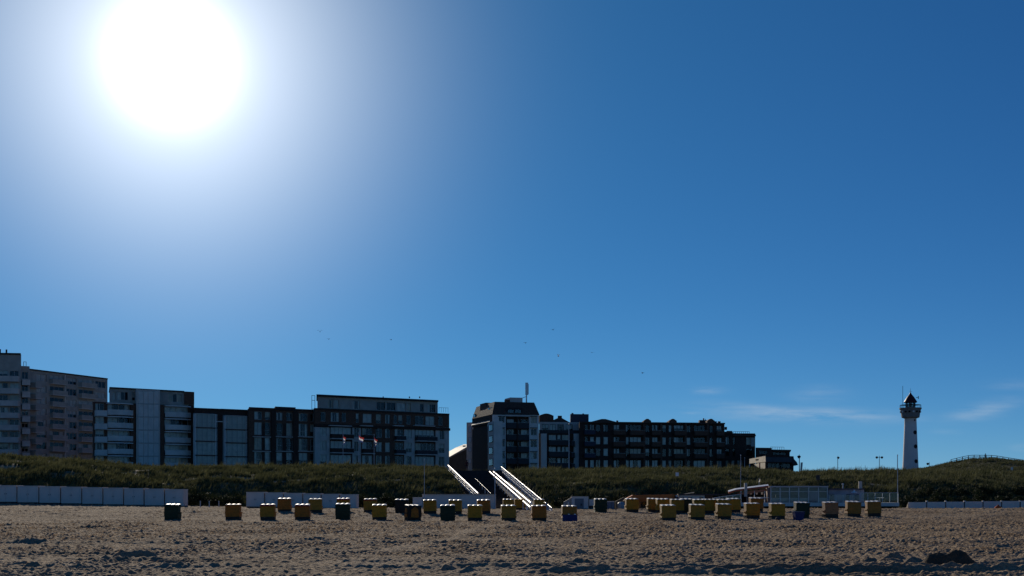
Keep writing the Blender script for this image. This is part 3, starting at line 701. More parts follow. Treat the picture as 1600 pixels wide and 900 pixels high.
for xc in (1011.5, 1051.5, 1111):
    o = Hb.poly('dormer', [(xc-6, 661), (xc-6, 657.6), (xc-1.5, 654.3), (xc+1.5, 654.3), (xc+6, 657.6), (xc+6, 661)], -.6, 5, BRICK)
Hb.box('chimney', 963, 657, 966, 660, 3, 4, BRICK); Hb.box('plant_room', 1093, 656.3, 1106, 660, 4, 7, ROOFT); Hb.box('vent', 1098.5, 653.5, 1100.3, 656.5, 4.5, 5, DARKM); Hb.box('vent', 1101.5, 654.5, 1102.5, 656.5, 4.5, 5, DARKM)
Hb.box('lamp_box', 1133, 667, 1136, 671.5, .5, 1.2, DARKM)
for (xa, xb) in ((912, 929), (957, 976), (983, 1006), (1017, 1031), (1052, 1070), (1083, 1104), (1118, 1130)):
    for y in (679.5, 697.5, 715.5): Hb.balcony(xa, xb, y, 1020, 1.2, 1.0, BRICK if xa > 950 else mat('navy_panel', (.035, .04, .06), .6, .2, 2), BRICKD)
for xc in (1007, 1033.5, 1071.5, 1106): Hb.box('pier', xc-1.6, 662.2, xc+1.6, None, -.6, -.003, BRICK)
mb = MB(); fn = Hb.fn(frH); z0 = frH.Z(1160, 679)
for i in range(9):
    x = frH.S(1146+i*3.1, .3); mb.tube(fn(x, .3, z0), fn(x, .3, z0+.75), .04)
mb.tube(fn(frH.S(1146, .3), .3, z0+.75), fn(frH.S(1171, .3), .3, z0+.75), .04); mb.build('terrace_rail', DARKM, Hb.root)
for i, x in enumerate((1118, 1124, 1138, 1142, 1149)): Hb.box('roof_planter', x-2, 658.2 if x < 1130 else (673.2 if x < 1145 else 676.8), x+2, 661 if x < 1130 else (676 if x < 1145 else 680), 1, 2.2, DARKM)

# --- I: low restaurant with rounded canopy
frI = Frame(1180.5, 296, 1246, 300)
I = Bd('seafront_restaurant', 'low dark restaurant with stepped terraces and curved canopy at the end of the flats', frI, ZB)
I.facade(1180.5, 699.5, 1206, [(1186, 704, 1200, 710, 1200, 3)], 12, BRICKD, off=2, fm=FRAMED, frac=.2)
I.facade(1203, 703.5, 1234, [(1207, 706.5, 1229, 711, 1218, 4)], 12, BRICKD, off=2.5, fm=FRAMED, frac=.2)
I.facade(1196, 712.5, 1240, [(1200, 724, 1236, 731, 1218, 6)], 12, BRICKD, off=.5, fm=FRAMED, frac=.3)
I.box('fascia', 1196, 714.5, 1240.5, 722, .1, .48, mat('grey_fascia', (.075, .075, .08), .7, .2, 1))
I.box('terrace_edge', 1202, 702.5, 1236, 704.4, 2.1, 12, ROOFB)
I.poly('curved_canopy', [(1238, 714), (1241, 717.5), (1245, 722), (1247, 726.5), (1243, 727), (1238, 725)], .0, 6, DARKM)
mb = MB(); fn = I.fn(frI); z0 = frI.Z(1215, 703.4, 2.6)
for i in range(7):
    x = frI.S(1204+i*3.5, 2.6); mb.tube(fn(x, 2.6, z0-.1), fn(x, 2.6, z0+.75), .035)
mb.tube(fn(frI.S(1204, 2.6), 2.6, z0+.74), fn(frI.S(1225, 2.6), 2.6, z0+.74), .035); mb.build('terrace_rail', DARKM, I.root)
# --- the white awning of the restaurant, glowing with the sun behind it
CANVAS = mat('white_canvas', (.82, .78, .70), .8, .06, 1, transl=.75)
RED = mat('red_paint', (.35, .035, .03), .6, .2, 2)
frW = Frame(1170, 258, 1197, 266)
Wn = Bd('canvas_awning', 'white canvas awning with red posts in front of the dark restaurant', frW, ZB, 'awning')
Wn.poly('awning_roof', [(1171, 717), (1196, 712.3), (1196.3, 721.8), (1171, 724.4)], 0, .05, CANVAS)
Wn.poly('side_screen', [(1178, 725.5), (1186.5, 723.4), (1186.5, 731.5)], .05, .1, CANVAS); Wn.poly('side_screen', [(1188, 723.3), (1195.8, 722.6), (1195.8, 732.5), (1188.5, 732.5)], .05, .1, CANVAS)
Wn.box('post', 1186.6, 722.8, 1187.9, None, .0, .12, RED); Wn.box('post', 1171.2, 724.5, 1171.9, None, .02, .1, POLEM); Wn.box('post', 1196, 722, 1196.9, None, 0, .12, BRICK)
Wn.poly('lower_skirt', [(1177, 730), (1181, 727.5), (1184, 733.5), (1178, 735)], .02, .06, RED)
mb = MB()
c_ = [frW.map(frW.S(x, -.02), -.02, frW.Z(x, y, -.02))-Wn.o for x, y in ((1180, 718.6), (1182, 717.2), (1184.5, 717.6), (1186, 716.8), (1185, 719.5), (1181.5, 720))]
mb.prism(c_[::-1], (0, .01, 0)); mb.build('emblem', mat('brown_print', (.16, .10, .05), .8, .2, 3), Wn.root)

# ------------------------------------------------------------------ lighthouse
LD = 430.0; k_ = LD/FX
lc = P(1422.6, 735, LD); zl = lc.z-3.0
LH = tag(empty('lighthouse', (lc.x, lc.y, zl)), 'white round lighthouse with dark gallery and red domed lantern roof', 'lighthouse')
def lz(py): return E+(HY-py)*k_-zl
TOW = mat('whitewash', (.86, .72, .64), .7, .08, .35, .1, 4)
def rr(px): return px*k_
mb = MB(); mb.lathe([(rr(12.6), -1), (rr(12.3), lz(735)), (rr(11.4), lz(715)), (rr(10.4), lz(690)), (rr(9.4), lz(665)), (rr(9.0), lz(653)), (rr(9.6), lz(652.6))], n=48); mb.build('tower', TOW, LH, True)
GAL = mat('gallery_grey', (.24, .21, .19), .7, .2, 1)
mb = MB(); mb.lathe([(rr(9.2), lz(654)), (rr(13.2), lz(652.6)), (rr(13.8), lz(651)), (rr(14.4), lz(646)), (rr(15.6), lz(640.5)), (rr(16.8), lz(639)), (rr(16.9), lz(637.5)), (rr(8), lz(637.4))], n=48); ga = mb.build('gallery', GAL, LH)
for i in range(16):
    a_ = 2*math.pi*i/16; mb = MB(); r_ = rr(15.3); e1 = Vector((math.cos(a_), math.sin(a_), 0)); t1 = Vector((-e1.y, e1.x, 0)); c_ = e1*(r_-.25)+Vector((0, 0, lz(643.6)))
    mb.prism([c_-t1*.3-Vector((0, 0, .28)), c_+t1*.3-Vector((0, 0, .28)), c_+t1*.3+Vector((0, 0, .25)), c_-t1*.3+Vector((0, 0, .25))], e1*.36); mb.build('opening', DARK if i % 3 else WHITEP, ga)
mb = MB()
for i in range(24):
    a_ = 2*math.pi*i/24; p_ = Vector((math.cos(a_)*rr(15.8), math.sin(a_)*rr(15.8), lz(637.6))); mb.tube(p_, p_+Vector((0, 0, 1.0)), .035, n=5)
mb.lathe([(rr(15.9), lz(637.6)+1.0), (rr(15.9), lz(637.6)+1.06), (rr(15.7), lz(637.6)+1.06), (rr(15.7), lz(637.6)+1.0)], n=32); o = mb.build('gallery_rail', DARKM, LH); o['kind'] = 'stuff'
mb = MB(); mb.lathe([(rr(7.4), lz(637.4)), (rr(7.4), lz(635)), (rr(7.2), lz(635))], n=24); mb.build('lantern_base', GAL, LH)
mb = MB(); mb.lathe([(rr(7.0), lz(635)), (rr(7.0), lz(628.8))], n=16); ln = mb.build('lantern_glass', GLASSC, LH)
for i in range(8):
    a_ = 2*math.pi*(i+.5)/8; p_ = Vector((math.cos(a_)*rr(7.1), math.sin(a_)*rr(7.1), lz(635.2))); mb = MB(); mb.tube(p_, p_+Vector((0, 0, lz(628.6)-lz(635.2))), .11, n=6); mb.build('mullion', DARKM, LH)
mb = MB(); mb.lathe([(.2, lz(635.4)), (.55, lz(634)), (.75, lz(632)), (.55, lz(630)), (.2, lz(629.2))], n=16); mb.build('lens', mat('lens_glass', (.5, .55, .5), .1, .1, 2, spec=.6), LH, True)
mb = MB(); mb.lathe([(rr(8.5), lz(629.4)), (rr(10.2), lz(628.6)), (rr(9.9), lz(627.6)), (rr(7.8), lz(624)), (rr(5.2), lz(620)), (rr(3), lz(617.3)), (rr(1.5), lz(615.6)), (rr(1.4), lz(614.4)), (rr(.4), lz(613.4)), (rr(.25), lz(610)), (.02, lz(608.5))], n=32); mb.build('lantern_roof', mat('lantern_red', (.075, .016, .016), .5, .25, 2), LH, True)
mb = MB(); mb.tube((rr(-12), 0, lz(638)), (rr(-12), 0, lz(603)), .07); mb.build('aerial', DARKM, LH)
mb = MB(); mb.tube((rr(8), -.5, lz(621.5)), (rr(12), -.5, lz(621)), .09); mb.tube((rr(11.6), -.5, lz(623.5)), (rr(11.6), -.5, lz(619)), .12); mb.build('radar_arm', DARKM, LH)
mb = MB(); mb.tube((-.3, 0, lz(612)), (.5, 0, lz(612)), .05); mb.tube((0, 0, lz(612.5)), (0, 0, lz(607)), .05); mb.build('weather_vane', POLEM, LH)
for (py, x_) in ((657, 4.0), (676, 4.6), (698, 5.2), (721, 5.6)):
    R_ = rr(np.interp(py, [653, 665, 690, 715, 735], [9, 9.4, 10.4, 11.4, 12.3])); sx = rr(x_); cy = -math.sqrt(R_*R_-sx*sx); nn = Vector((sx, cy, 0)).normalized(); c_ = Vector((sx, cy, lz(py)))
    s_ = .30 if py < 660 else .74
    mb = MB(); mb.tube(c_-nn*.25, c_+nn*.12, s_, s_*.92, 14); w_ = mb.build('window', mat('red_surround', (.05, .028, .026), .7, .2, 3), LH)
    mb = MB(); mb.tube(c_+nn*.10, c_+nn*.14, s_*.55, s_*.55, 12); mb.build('pane', DARK, w_)

# ------------------------------------------------------------------ stairs up the dune
WHR = mat('white_rail', (.86, .85, .82), .45, .05, 2, spec=.5)
ST = tag(empty('beach_stairs', (-1, 168, .6)), 'wide dark timber stairs with white handrails climbing the dune to the boulevard', 'stairs'); so_ = Vector((-1, 168, .6))
def edge(t_, side):
    if side == 0: return -4.7-5.6*t_
    return 5.1-6.8*t_
NS = 34
for i in range(NS):
    t0 = i/NS; t1 = (i+1)/NS; y0 = 168+37*t0; y1 = 168+37*t1; z = .72+5.65*(i+1)/NS
    mb = MB(); a0, a1, b0, b1 = edge(t0, 0), edge(t0, 1), edge(t1, 0), edge(t1, 1)
    q = [Vector(v)-so_ for v in ((a0, y0, z-.42), (a1, y0, z-.42), (b1, y1+.05, z-.42), (b0, y1+.05, z-.42), (a0, y0, z), (a1, y0, z), (b1, y1+.05, z), (b0, y1+.05, z))]
    mb.hexa(q); mb.build('step', WOODD, ST)
mb = MB(); mb.box(-11.5, .2, 205.06, 214, 5.9, 6.36, lambda a, b, c: Vector((a, b, c))-so_); mb.build('landing', WOODD, ST)
def board(name, a, b, w, hgt, m, par):
    a = Vector(a)-so_; b = Vector(b)-so_; d = (b-a); sd = Vector((d.y, -d.x, 0)).normalized()*w/2; up = Vector((0, 0, hgt)); mb = MB()
    mb.hexa([a-sd, a+sd, b+sd, b-sd, a-sd+up, a+sd+up, b+sd+up, b-sd+up]); return mb.build(name, m, par)
STEEL = mat('bright_steel', (.92, .87, .80), .42, .05, 2, metal=.3, spec=.8)
def rail(p0, d0, p1, d1, w, mul, bal=True, drop=1.0, hg=.10):
    a = P(*p0, d0); b = P(*p1, d1)
    mb = MB(); mb.tube(a-so_, b-so_, w/2.8, n=18); mb.build('handrail', STEEL, ST)
    n = max(2, int((b-a).length/4))
    for i in range(n+1):
        c = a.lerp(b, i/n)-so_; mb = MB(); mb.box(c.x-.05, c.x+.05, c.y-.05, c.y+.05, c.z-drop-.3, c.z-.003); mb.build('post', WHR if mul else POLEM, ST)
    if bal:
        mb = MB(); N_ = int((b-a).length/.45)
        for i in range(N_):
            c = a.lerp(b, (i+.5)/N_)-so_; mb.box(c.x-.02, c.x+.02, c.y-.02, c.y+.02, c.z-drop, c.z-.005)
        for q_ in (.35, .68):
            c0 = a-so_-Vector((0, 0, drop*q_)); c1 = b-so_-Vector((0, 0, drop*q_)); mb.tube(c0, c1, .025, n=5)
        o = mb.build('balusters', POLEM, ST); o['kind'] = 'stuff'
    return a, b
rail((700.5, 727.5), 204, (747.5, 771.5), 171, .34, 1, True, 1.0, .04)
ma, mb_ = rail((765, 737), 203.5, (829, 793), 140, .30, 1, False, .9, .05)
rail((770.5, 736.6), 204.5, (830, 786), 141, .30, 1, False, .9, .05)
ra, rb = rail((783, 729), 205, (862, 793.5), 140, .12, 0, True, 1.0)
# long timber ramp between the paired rails and the outer rail, carried on trestles
NP = 24
for i in range(NP):
    t0, t1 = i/NP, (i+.96)/NP; dz = Vector((0, 0, -1.0)); dz2 = Vector((0, 0, -1.15))
    l0, l1, r0, r1 = (a_.lerp(b_, t_) for a_, b_, t_ in ((mb_, ma, t0), (mb_, ma, t1), (rb, ra, t0), (rb, ra, t1)))
    for q_ in (l0, l1, r0, r1): q_ -= so_
    zz0 = (l0.z+r0.z)/2; zz1 = (l1.z+r1.z)/2; l0.z = r0.z = max(zz0, .35); l1.z = r1.z = max(zz1, .36)
    mb = MB(); mb.hexa([l0+dz2, r0+dz2, r1+dz2, l1+dz2, l0+dz, r0+dz, r1+dz, l1+dz]); mb.build('ramp_plank', WOODD, ST)
    if i % 4 == 2:
        for c in (l0, r0):
            mb = MB(); mb.box(c.x-.08, c.x+.08, c.y-.08, c.y+.08, -1.2, c.z-1.16); mb.build('trestle_leg', WOODD, ST) if c.z > 1.2 else None
r_ = rail((735, 740), 204, (767, 771), 172, .04, 0, False, .7, .04)
for (a_, b_) in (((783, 729), (767, 733.5)), ((700, 728), (690, 732.5))):
    r = board('handrail', P(*a_, 205), P(*b_, 211), .07, .06, WHR, ST)

# ------------------------------------------------------------------ beach cabins
def cabin_mesh(w, h, d):
    parts = {}
    mb = MB(); mb.box(-w/2, w/2, 0, d, .10, h-.10); parts['wall'] = (mb, CABIN)
    mb = MB(); mb.box(-w/2-.03, w/2+.03, -.06, d+.06, h-.10, h); parts['roof'] = (mb, CABIN)
    mb = MB(); mb.box(-w/2+.04, w/2-.04, .03, d-.03, -.3, .098); parts['skid'] = (mb, WOODD)
    return parts
def cabin(px0, px1, ytop, yfoot, label, group, d=161.0, name='beach_cabin', door=True, m=None, lid=False):
    X0 = (px0-800)/FX*d; X1 = (px1-800)/FX*d; zt = E+(HY-ytop)/FX*d; zf = E+(HY-yfoot)/FX*d; xc = (X0+X1)/2
    w = X1-X0; h = zt-zf; r = tag(empty(name, (xc, d, zf)), label, 'cabin', group)
    for n_, (mb, mm) in cabin_mesh(w, h, 2.3).items(): mb.build(n_, m if (m and n_ != 'skid') else mm, r)
    if door:
        for sgn in (-1, 1):
            mb = MB(); mb.box(sgn*.02 if sgn > 0 else -w/2+.16, w/2-.16 if sgn > 0 else -.02, -.035, -.003, .16, h-.2); dd = mb.build('door', m or CABIN, r)
            mb = MB(); mb.box(sgn*.10-.02, sgn*.10+.02, -.07, -.037, h*.48, h*.48+.14); mb.build('handle', DARKM, dd)
    return r
gp = [-42, -8.5, 26.3, 60.6, 94.5, 127.6, 160.6, 193, 225, 257, 287.3]
ordn = ['end', 'second', 'third', 'fourth', 'fifth', 'sixth', 'seventh', 'eighth', 'ninth', 'tenth', 'eleventh']
for i in range(len(gp)-1):
    a_, b_ = gp[i], gp[i+1]; xm = (a_+b_)/2; kk = len(gp)-2-i
    lab = 'white beach cabin at the free end of the longer row, behind dark green chair' if kk == 0 else 'white beach cabin, %s from the free end of the longer row' % ordn[kk]
    cabin(a_+1.0, b_-1.0, 758+6.6*xm/287, 784.3+6.8*xm/287+.8, lab, 'row of white beach cabins')
gp = [384, 413.5, 443, 473, 501.8, 530.5, 558]
for i in range(6):
    xm = (gp[i]+gp[i+1])/2
    cabin(gp[i]+.9, gp[i+1]-.9, 768.3+4.4*(xm-384)/174, 792.5+3*(xm-384)/174, 'white beach cabin in the row of six, %s from the gap between both rows' % (['first', 'second', 'third', 'fourth', 'fifth', 'sixth'][i]), 'short row of white beach cabins')
cabin(645, 659.2, 777, 800, 'narrow white cabin adjoining the long white container by the stairs', None, 160.5)
cabin(660, 774.5, 772.3, 800, 'long white container with brown roof edge at the foot of the stairs', None, 161.5, 'storage_container', False)
mb = MB(); mb.box((660-800)/FX*161.3, (774.5-800)/FX*161.3, 161.3, 163.9, E+(HY-771.9)/FX*161.3, E+(HY-771.2)/FX*161.3)
r_ = [o for o in COL.objects if o.name.startswith('storage_container')][0]
mb.v = [tuple(Vector(v)-r_.location) for v in mb.v]; mb.build('roof_edge', mat('rust_edge', (.16, .085, .05), .8, .3, 3), r_)

# right-hand white windbreak
WB = tag(empty('windbreak_fence', P(1418, 799, 162)), 'low white panelled windbreak beyond the white pavilion', 'fence'); wo_ = P(1418, 799, 162)
xs_ = [1418.5, 1448, 1477.6, 1507, 1536, 1565, 1594, 1623, 1652, 1681]
for i in range(len(xs_)-1):
    x0, x1 = ((q-800)/FX*162 for q in (xs_[i]+.8, xs_[i+1]-.8)); zt = E+(HY-(784.6-.012*(xs_[i]-1418)))/FX*162
    mb = MB(); mb.box(x0-wo_.x, x1-wo_.x, 0, .08, -.35, zt-wo_.z); mb.build('panel', CABIN, WB)
for x in xs_[1:]:
    x0 = (x-800)/FX*162-wo_.x; zt = E+(HY-784.0)/FX*162-wo_.z; mb = MB(); mb.box(x0-.055, x0+.055, -.02, .13, -.35, zt-.0); p_ = mb.build('post', DARKM, WB)
    mb = MB(); mb.box(x0-.09, x0+.09, -.1, .2, zt+.002, zt+.14); mb.build('cap', WHITEP, p_)
mb = MB(); x0 = (1413-800)/FX*164-wo_.x; mb.prism([(x0-.1, 1.2, -.05), (.0, 0, -.2), (.0, 0, 1.0), (x0+.1, 1.2, .75)], (.05, .05, 0)); mb.build('end_panel', CANVAS, WB)
ob = MB(); ob.lathe([(.08, -.1), (.34, 0), (.42, .18), (.42, .38), (.32, .52), (.12, .60), (.08, .72), (.02, .74)], n=16)
pb = P(1559.5, 800, 158); pb.z = gz(pb.x, 158); o = ob.build('beach_buoy', mat('orange_buoy', (.62, .10, .02), .85, .15, 3), None, True, pb); tag(o, 'orange buoy lying on the sand before the white windbreak', 'buoy')

# ------------------------------------------------------------------ sheds and pavilions on the beach
def zground(px, d): return gz((px-800)/FX*d, d)
frS1 = Frame(893, 159.5, 919.5, 159.5)
S1 = Bd('site_container', 'grey white container with a closed door between the stairs and the orange pavilion', frS1, zground(905, 160)-.1, 'container')
S1.box('wall', 893, 776.3, 919.4, None, 0, 5, CABIN); S1.box('door', 898, 779, 912, 797, -.05, -.003, mat('grey_door', (.20, .21, .22), .6, .15, 1)); S1.box('roof', 892.5, 775.6, 919.8, 776.4, -.05, 5.05, CONC)
S1.poly('side_wing', [(880.5, 784.5), (893, 777), (893, 802), (880.5, 802)], .4, 4.6, mat('pale_wing', (.42, .38, .32), .7, .15, 1)); S1.box('lock', 907.5, 787, 909, 790, -.12, -.052, DARKM)
S1.box('side_window', 887, 784.5, 889.2, 788.5, .33, .397, WHITEP)
frS2 = Frame(920, 160, 928, 160)
S2 = Bd('kiosk_box', 'small raised white kiosk box beside the grey white container', frS2, zground(924, 160)-.1, 'kiosk', None)
S2.box('cabinet', 920.6, 780.5, 928, 790.2, 0, 1.2, CABIN); S2.box('gap_shade', 921, 790.3, 927.4, None, .05, 1.1, DARKM)  # dark block paints the shade in the gap below the cabinet
frS3 = Frame(946, 158, 960, 158)
S3 = Bd('storage_box', 'lilac grey storage locker beside a dark green beach chair', frS3, zground(953, 158)-.1, 'locker')
S3.box('body', 946.3, 784.2, 959.8, None, 0, 1.5, mat('lilac_grey', (.19, .185, .22), .7, .15, 1)); S3.box('lid', 946, 783.2, 960.2, 784.3, -.05, 1.55, CONC)
for x in (950.8, 955.3): S3.box('seam', x, 785, x+.3, 800, -.012, -.002, DARKM)
frS4 = Frame(964, 160, 978, 160)
S4 = Bd('water_tank', 'pale water tank leaning by the orange pavilion wall', frS4, zground(970, 160)-.1, 'tank')
mb = MB(); tk = (P(971, 784, 160.6)-P(971, 799, 160.6)).z
mb.lathe([(.45, 0), (.52, .1), (.52, tk-.3), (.4, tk-.1), (.15, tk)], (P(971, 799, 160.6)-S4.o), 18); mb.build('tank_body', mat('tank_plastic', (.34, .38, .38), .5, .2, 1), S4.root, True)
S4.box('frame_post', 964.2, 785, 965.1, None, .2, .3, DARKM); S4.box('frame_post', 977, 785, 977.9, None, .2, .3, DARKM)

ORW = mat('orange_wall', (.78, .19, .04), .75, .25, .8); ORR = mat('orange_roof', (.80, .19, .045), .8, .25, .7)
frO = Frame(961, 162, 1058, 162)
O = Bd('orange_beach_pavilion', 'low orange beach pavilion with a sunlit awning and dark lower front', frO, zground(1010, 162)-.1, 'pavilion')
O.facade(979, 779, 1057, [(985, 784, 996, 793, 1010, 2), (1001, 784, 1013, 793, 1010, 2), (1018, 783, 1034, 795, 1010, 3), (1040, 783, 1053, 795, 1010, 2)], 3, ORW, fm=FRAMED, frac=.2)
O.poly('roof', [(975, 781), (983, 776.5), (989, 773.6), (1058, 772.3), (1058.5, 779.4), (978, 781.2)], -.5, 3.2, ORR)
O.poly('awning', [(973.5, 782.8), (978.5, 779), (987.5, 777.3), (984.5, 781.2)], -1.3, -.9, mat('bright_awning', (.80, .62, .48), .6, .05, 1, transl=.6))
O.poly('side_wing', [(961.2, 783.5), (974.5, 776.8), (978.8, 779.2), (978.8, 801), (961.2, 801)], .6, 2.6, mat('tan_wing', (.17, .12, .07), .8, .25, 1))
O.box('bench', 997, 794, 1014, None, -1.8, -.9, mat('mauve_bench', (.12, .075, .075), .8, .2, 1)); O.box('vent', 993, 771.6, 996.5, 774, 1, 1.6, DARKM)
O.box('chimney', 1054.5, 773.5, 1059.5, 782, -.8, -.52, DARKM); O.box('roof_lamp', 1056.2, 773.6, 1058.8, 776, -.95, -.81, WHITEP)
frG2 = Frame(1059.5, 163, 1152, 163)
G2 = Bd('grey_beach_shed', 'long grey beach shed with square dark windows beside the orange pavilion', frG2, zground(1090, 163)-.1, 'shed')
G2.facade(1060, 773.5, 1101, [(1075, 777, 1081.5, 782.5, 1080, 2), (1092.5, 776.5, 1099, 782, 1080, 2), (1063, 777, 1069, 782.5, 1080, 2)], 2.4, CABIN, frac=.1)
G2.box('brown_bay', 1101.2, 774.2, 1113.5, None, .05, 2.4, BRICK); G2.box('back_wall', 1113.7, 775, 1152, None, .6, 2.3, BRICKD)
G2.box('roof', 1059.6, 771.8, 1152, 773.6, -.3, 2.6, mat('shed_roof', (.09, .055, .055), .8, .3, 1))
O_ = G2.poly('roof_sheet', [(1069.5, 771.5), (1084.5, 768.8), (1085, 769.8), (1071, 771.9)], .5, 1.5, CANVAS)

frP = Frame(1113, 160, 1405, 160)
PV = Bd('white_beach_pavilion', 'white beach pavilion on a raised deck with glass walls and a slanting striped canopy', frP, zground(1260, 160)-.3, 'pavilion')
PV.box('deck', 1154, 785.3, 1405, 791, -.0, 6.0, CABIN); PV.box('under_deck_shade', 1157, 791.1, 1403, 798.5, .9, 5.8, DARK)  # near-black block paints the shade beneath the deck
for x in range(1160, 1404, 16): PV.box('deck_stilt', x, 791.05, x+1.6, None, .15, .35, WOODD)
# glass hall
zD = frP.Z(1250, 785.3); fnP = PV.fn(frP)
PV.box('hall_roof', 1203.5, 759.4, 1294.5, 761.4, .2, 5.6, mat('roof_trim', (.70, .58, .52), .6, .15, 1))
PV.box('hall_back_wall', 1204, 761.5, 1293.5, 785.2, 4.6, 4.8, mat('hall_dark', (.26, .24, .25), .8, .3, 1))
xs_ = [1204.5, 1219, 1233.5, 1248, 1263.5, 1279, 1293]
for i, x in enumerate(xs_): PV.box('mullion', x-.6, 761.5, x+.6, 785.2, .3, .42, WHITEP)
for i in range(6):
    a_, b_ = frP.S(xs_[i]+.5, .36), frP.S(xs_[i+1]-.5, .36); zt = frP.Z(1250, 761.6, .36)
    mb = MB(); mb.add([fnP(a_, .36, zD), fnP(b_, .36, zD), fnP(b_, .36, zt), fnP(a_, .36, zt)], [(0, 1, 2, 3)]); mb.build('pane', GLASSC, PV.root)
    PV.box('transom', xs_[i]+.5, 767.6, xs_[i+1]-.5, 768.3, .31, .41, WHITEP)
PV.box('lower_panel', 1205, 778, 1292.6, 785.1, .55, .65, mat('pale_blue_panel', (.72, .64, .58), .6, .15, 1)); 
PV.box('sign_panel', 1264.5, 767, 1278, 784, .48, .53, mat('lilac_panel', (.42, .35, .44), .6, .15, 1))
PV.box('counter', 1212, 773, 1246, 785.1, 2.6, 3.2, mat('counter', (.10, .11, .12), .7, .3, 1))
PV.box('wing_wall', 1294.6, 765, 1350, 785.2, 2.0, 5.0, mat('wing_mauve', (.48, .40, .40), .8, .2, 1)); PV.box('wing_roof', 1294, 763.2, 1350.5, 765.1, 1.7, 5.2, mat('wing_roof', (.12, .09, .10), .8, .2, 1))
for (xa, xb) in ((1297, 1303), (1322, 1330), (1334, 1342)): PV.box('wing_window', xa, 772, xb, 784, 1.93, 1.995, mat('navy_glass', (.04, .05, .09), .2, .2, 1, spec=.5))
# slanting canopy with orange underside
def slab(name, lo, th, d0, d1, rise, m):
    mb = MB(); f = lambda x, y, d, up: fnP(frP.S(x, .6), d, frP.Z(x, y, .6)+up)
    for (xa, ya), (xb, yb) in zip(lo[:-1], lo[1:]):
        mb.hexa([f(xa, ya, d0, -th), f(xb, yb, d0, -th), f(xb, yb, d1, rise-th), f(xa, ya, d1, rise-th), f(xa, ya, d0, 0), f(xb, yb, d0, 0), f(xb, yb, d1, rise), f(xa, ya, d1, rise)])
    return mb.build(name, m, PV.root)
slab('canopy', [(1138.5, 768.6), (1150, 765.2), (1201, 758.9)], .22, .6, 3.0, .16, mat('canopy_orange', (.60, .17, .08), .7, .2, 1, transl=.35))
slab('canopy_top', [(1138.3, 768.2), (1150, 764.8), (1201.3, 758.4)], .035, .55, 3.05, .165, WHR)
PV.poly('fabric_panel', [(1151, 771.3), (1164, 768.2), (1198, 763.8), (1198.5, 767), (1164, 772.6)], 1.2, 1.3, mat('peach_fabric', (.55, .30, .20), .8, .15, 1, transl=.4))
for x in (1157.5, 1178.5, 1194.5): PV.box('canopy_post', x, 767, x+.9, 785.2, .65, .8, WHITEP)
PV.box('side_wall', 1199, 762, 1204, 785.2, .7, 4.4, mat('peach_side', (.30, .20, .16), .8, .2, 1))
PV.box('bar_front', 1166, 776, 1198, 785.2, 3.0, 3.4, mat('bar_blue', (.10, .13, .16), .7, .3, 1)); PV.box('pavilion_back', 1150, 770, 1203, 785.2, 4.2, 4.4, DARK)
for x in (1172, 1181, 1189.5): PV.box('lantern', x, 769, x+3, 772.5, 2, 2.3, WHITEP)
PV.box('chimney', 1163.4, 754.6, 1167.6, 776, .2, .55, CONC); PV.box('chimney', 1342, 752, 1347, 768, 2.6, 3.0, CONC); PV.box('flue', 1316.4, 755, 1318, 764, 3, 3.2, POLEM); PV.box('flue_cap', 1315.8, 755.5, 1318.6, 757.5, 2.9, 3.3, POLEM)
# glass screens and ramp
gx = [1345, 1356, 1367.5, 1379, 1390.5, 1403.5]
for i, x in enumerate(gx): PV.box('screen_post', x-.35, 770, x+.35, 785.2, .08, .16, WHITEP)
for i in range(5):
    a_, b_ = frP.S(gx[i]+.4, .12), frP.S(gx[i+1]-.4, .12); zt = frP.Z(1370, 770.3, .12); mb = MB(); mb.add([fnP(a_, .12, zD), fnP(b_, .12, zD), fnP(b_, .12, zt), fnP(a_, .12, zt)], [(0, 1, 2, 3)]); mb.build('glass_screen', GLASSC, PV.root)
PV.box('screen_rail', 1344.6, 769.6, 1404, 770.2, .07, .17, POLEM)
gx = [1294.8, 1306, 1317, 1328, 1344]
for i, x in enumerate(gx[:-1]):
    PV.box('screen_post', x, 773, x+.7, 785.2, .08, .16, WHITEP)
    a_, b_ = frP.S(x+.8, .12), frP.S(gx[i+1]-.1, .12); zt = frP.Z(1320, 773.3, .12); mb = MB(); mb.add([fnP(a_, .12, zD), fnP(b_, .12, zD), fnP(b_, .12, zt), fnP(a_, .12, zt)], [(0, 1, 2, 3)]); mb.build('glass_screen', GLASSC, PV.root)
rp = [(1114, 778.5), (1124.5, 776.8), (1135, 775.2), (1145.5, 773.8), (1157, 772.6)]
for i, (x, y) in enumerate(rp): PV.box('ramp_post', x-.4, y, x+.4, 793 if x < 1154 else 785.2, .1, .22, WHITEP)
for i in range(4):
    (xa, ya), (xb, yb) = rp[i], rp[i+1]
    PV.poly('ramp_rail', [(xa, ya-.5), (xb, yb-.5), (xb, yb+.4), (xa, ya+.4)], .08, .24, WHITEP)
    mb = MB(); mb.add([fnP(frP.S(x, .15), .15, frP.Z(x, y, .15)) for x, y in ((xa+.5, 788), (xb-.5, 787), (xb-.5, yb+.5), (xa+.5, ya+.5))], [(0, 1, 2, 3)]); mb.build('glass_screen', GLASSC, PV.root)
PV.poly('ramp', [(1113, 797), (1155, 785.4), (1155, 789), (1116, 799.5)], .3, 2.2, WOODD)
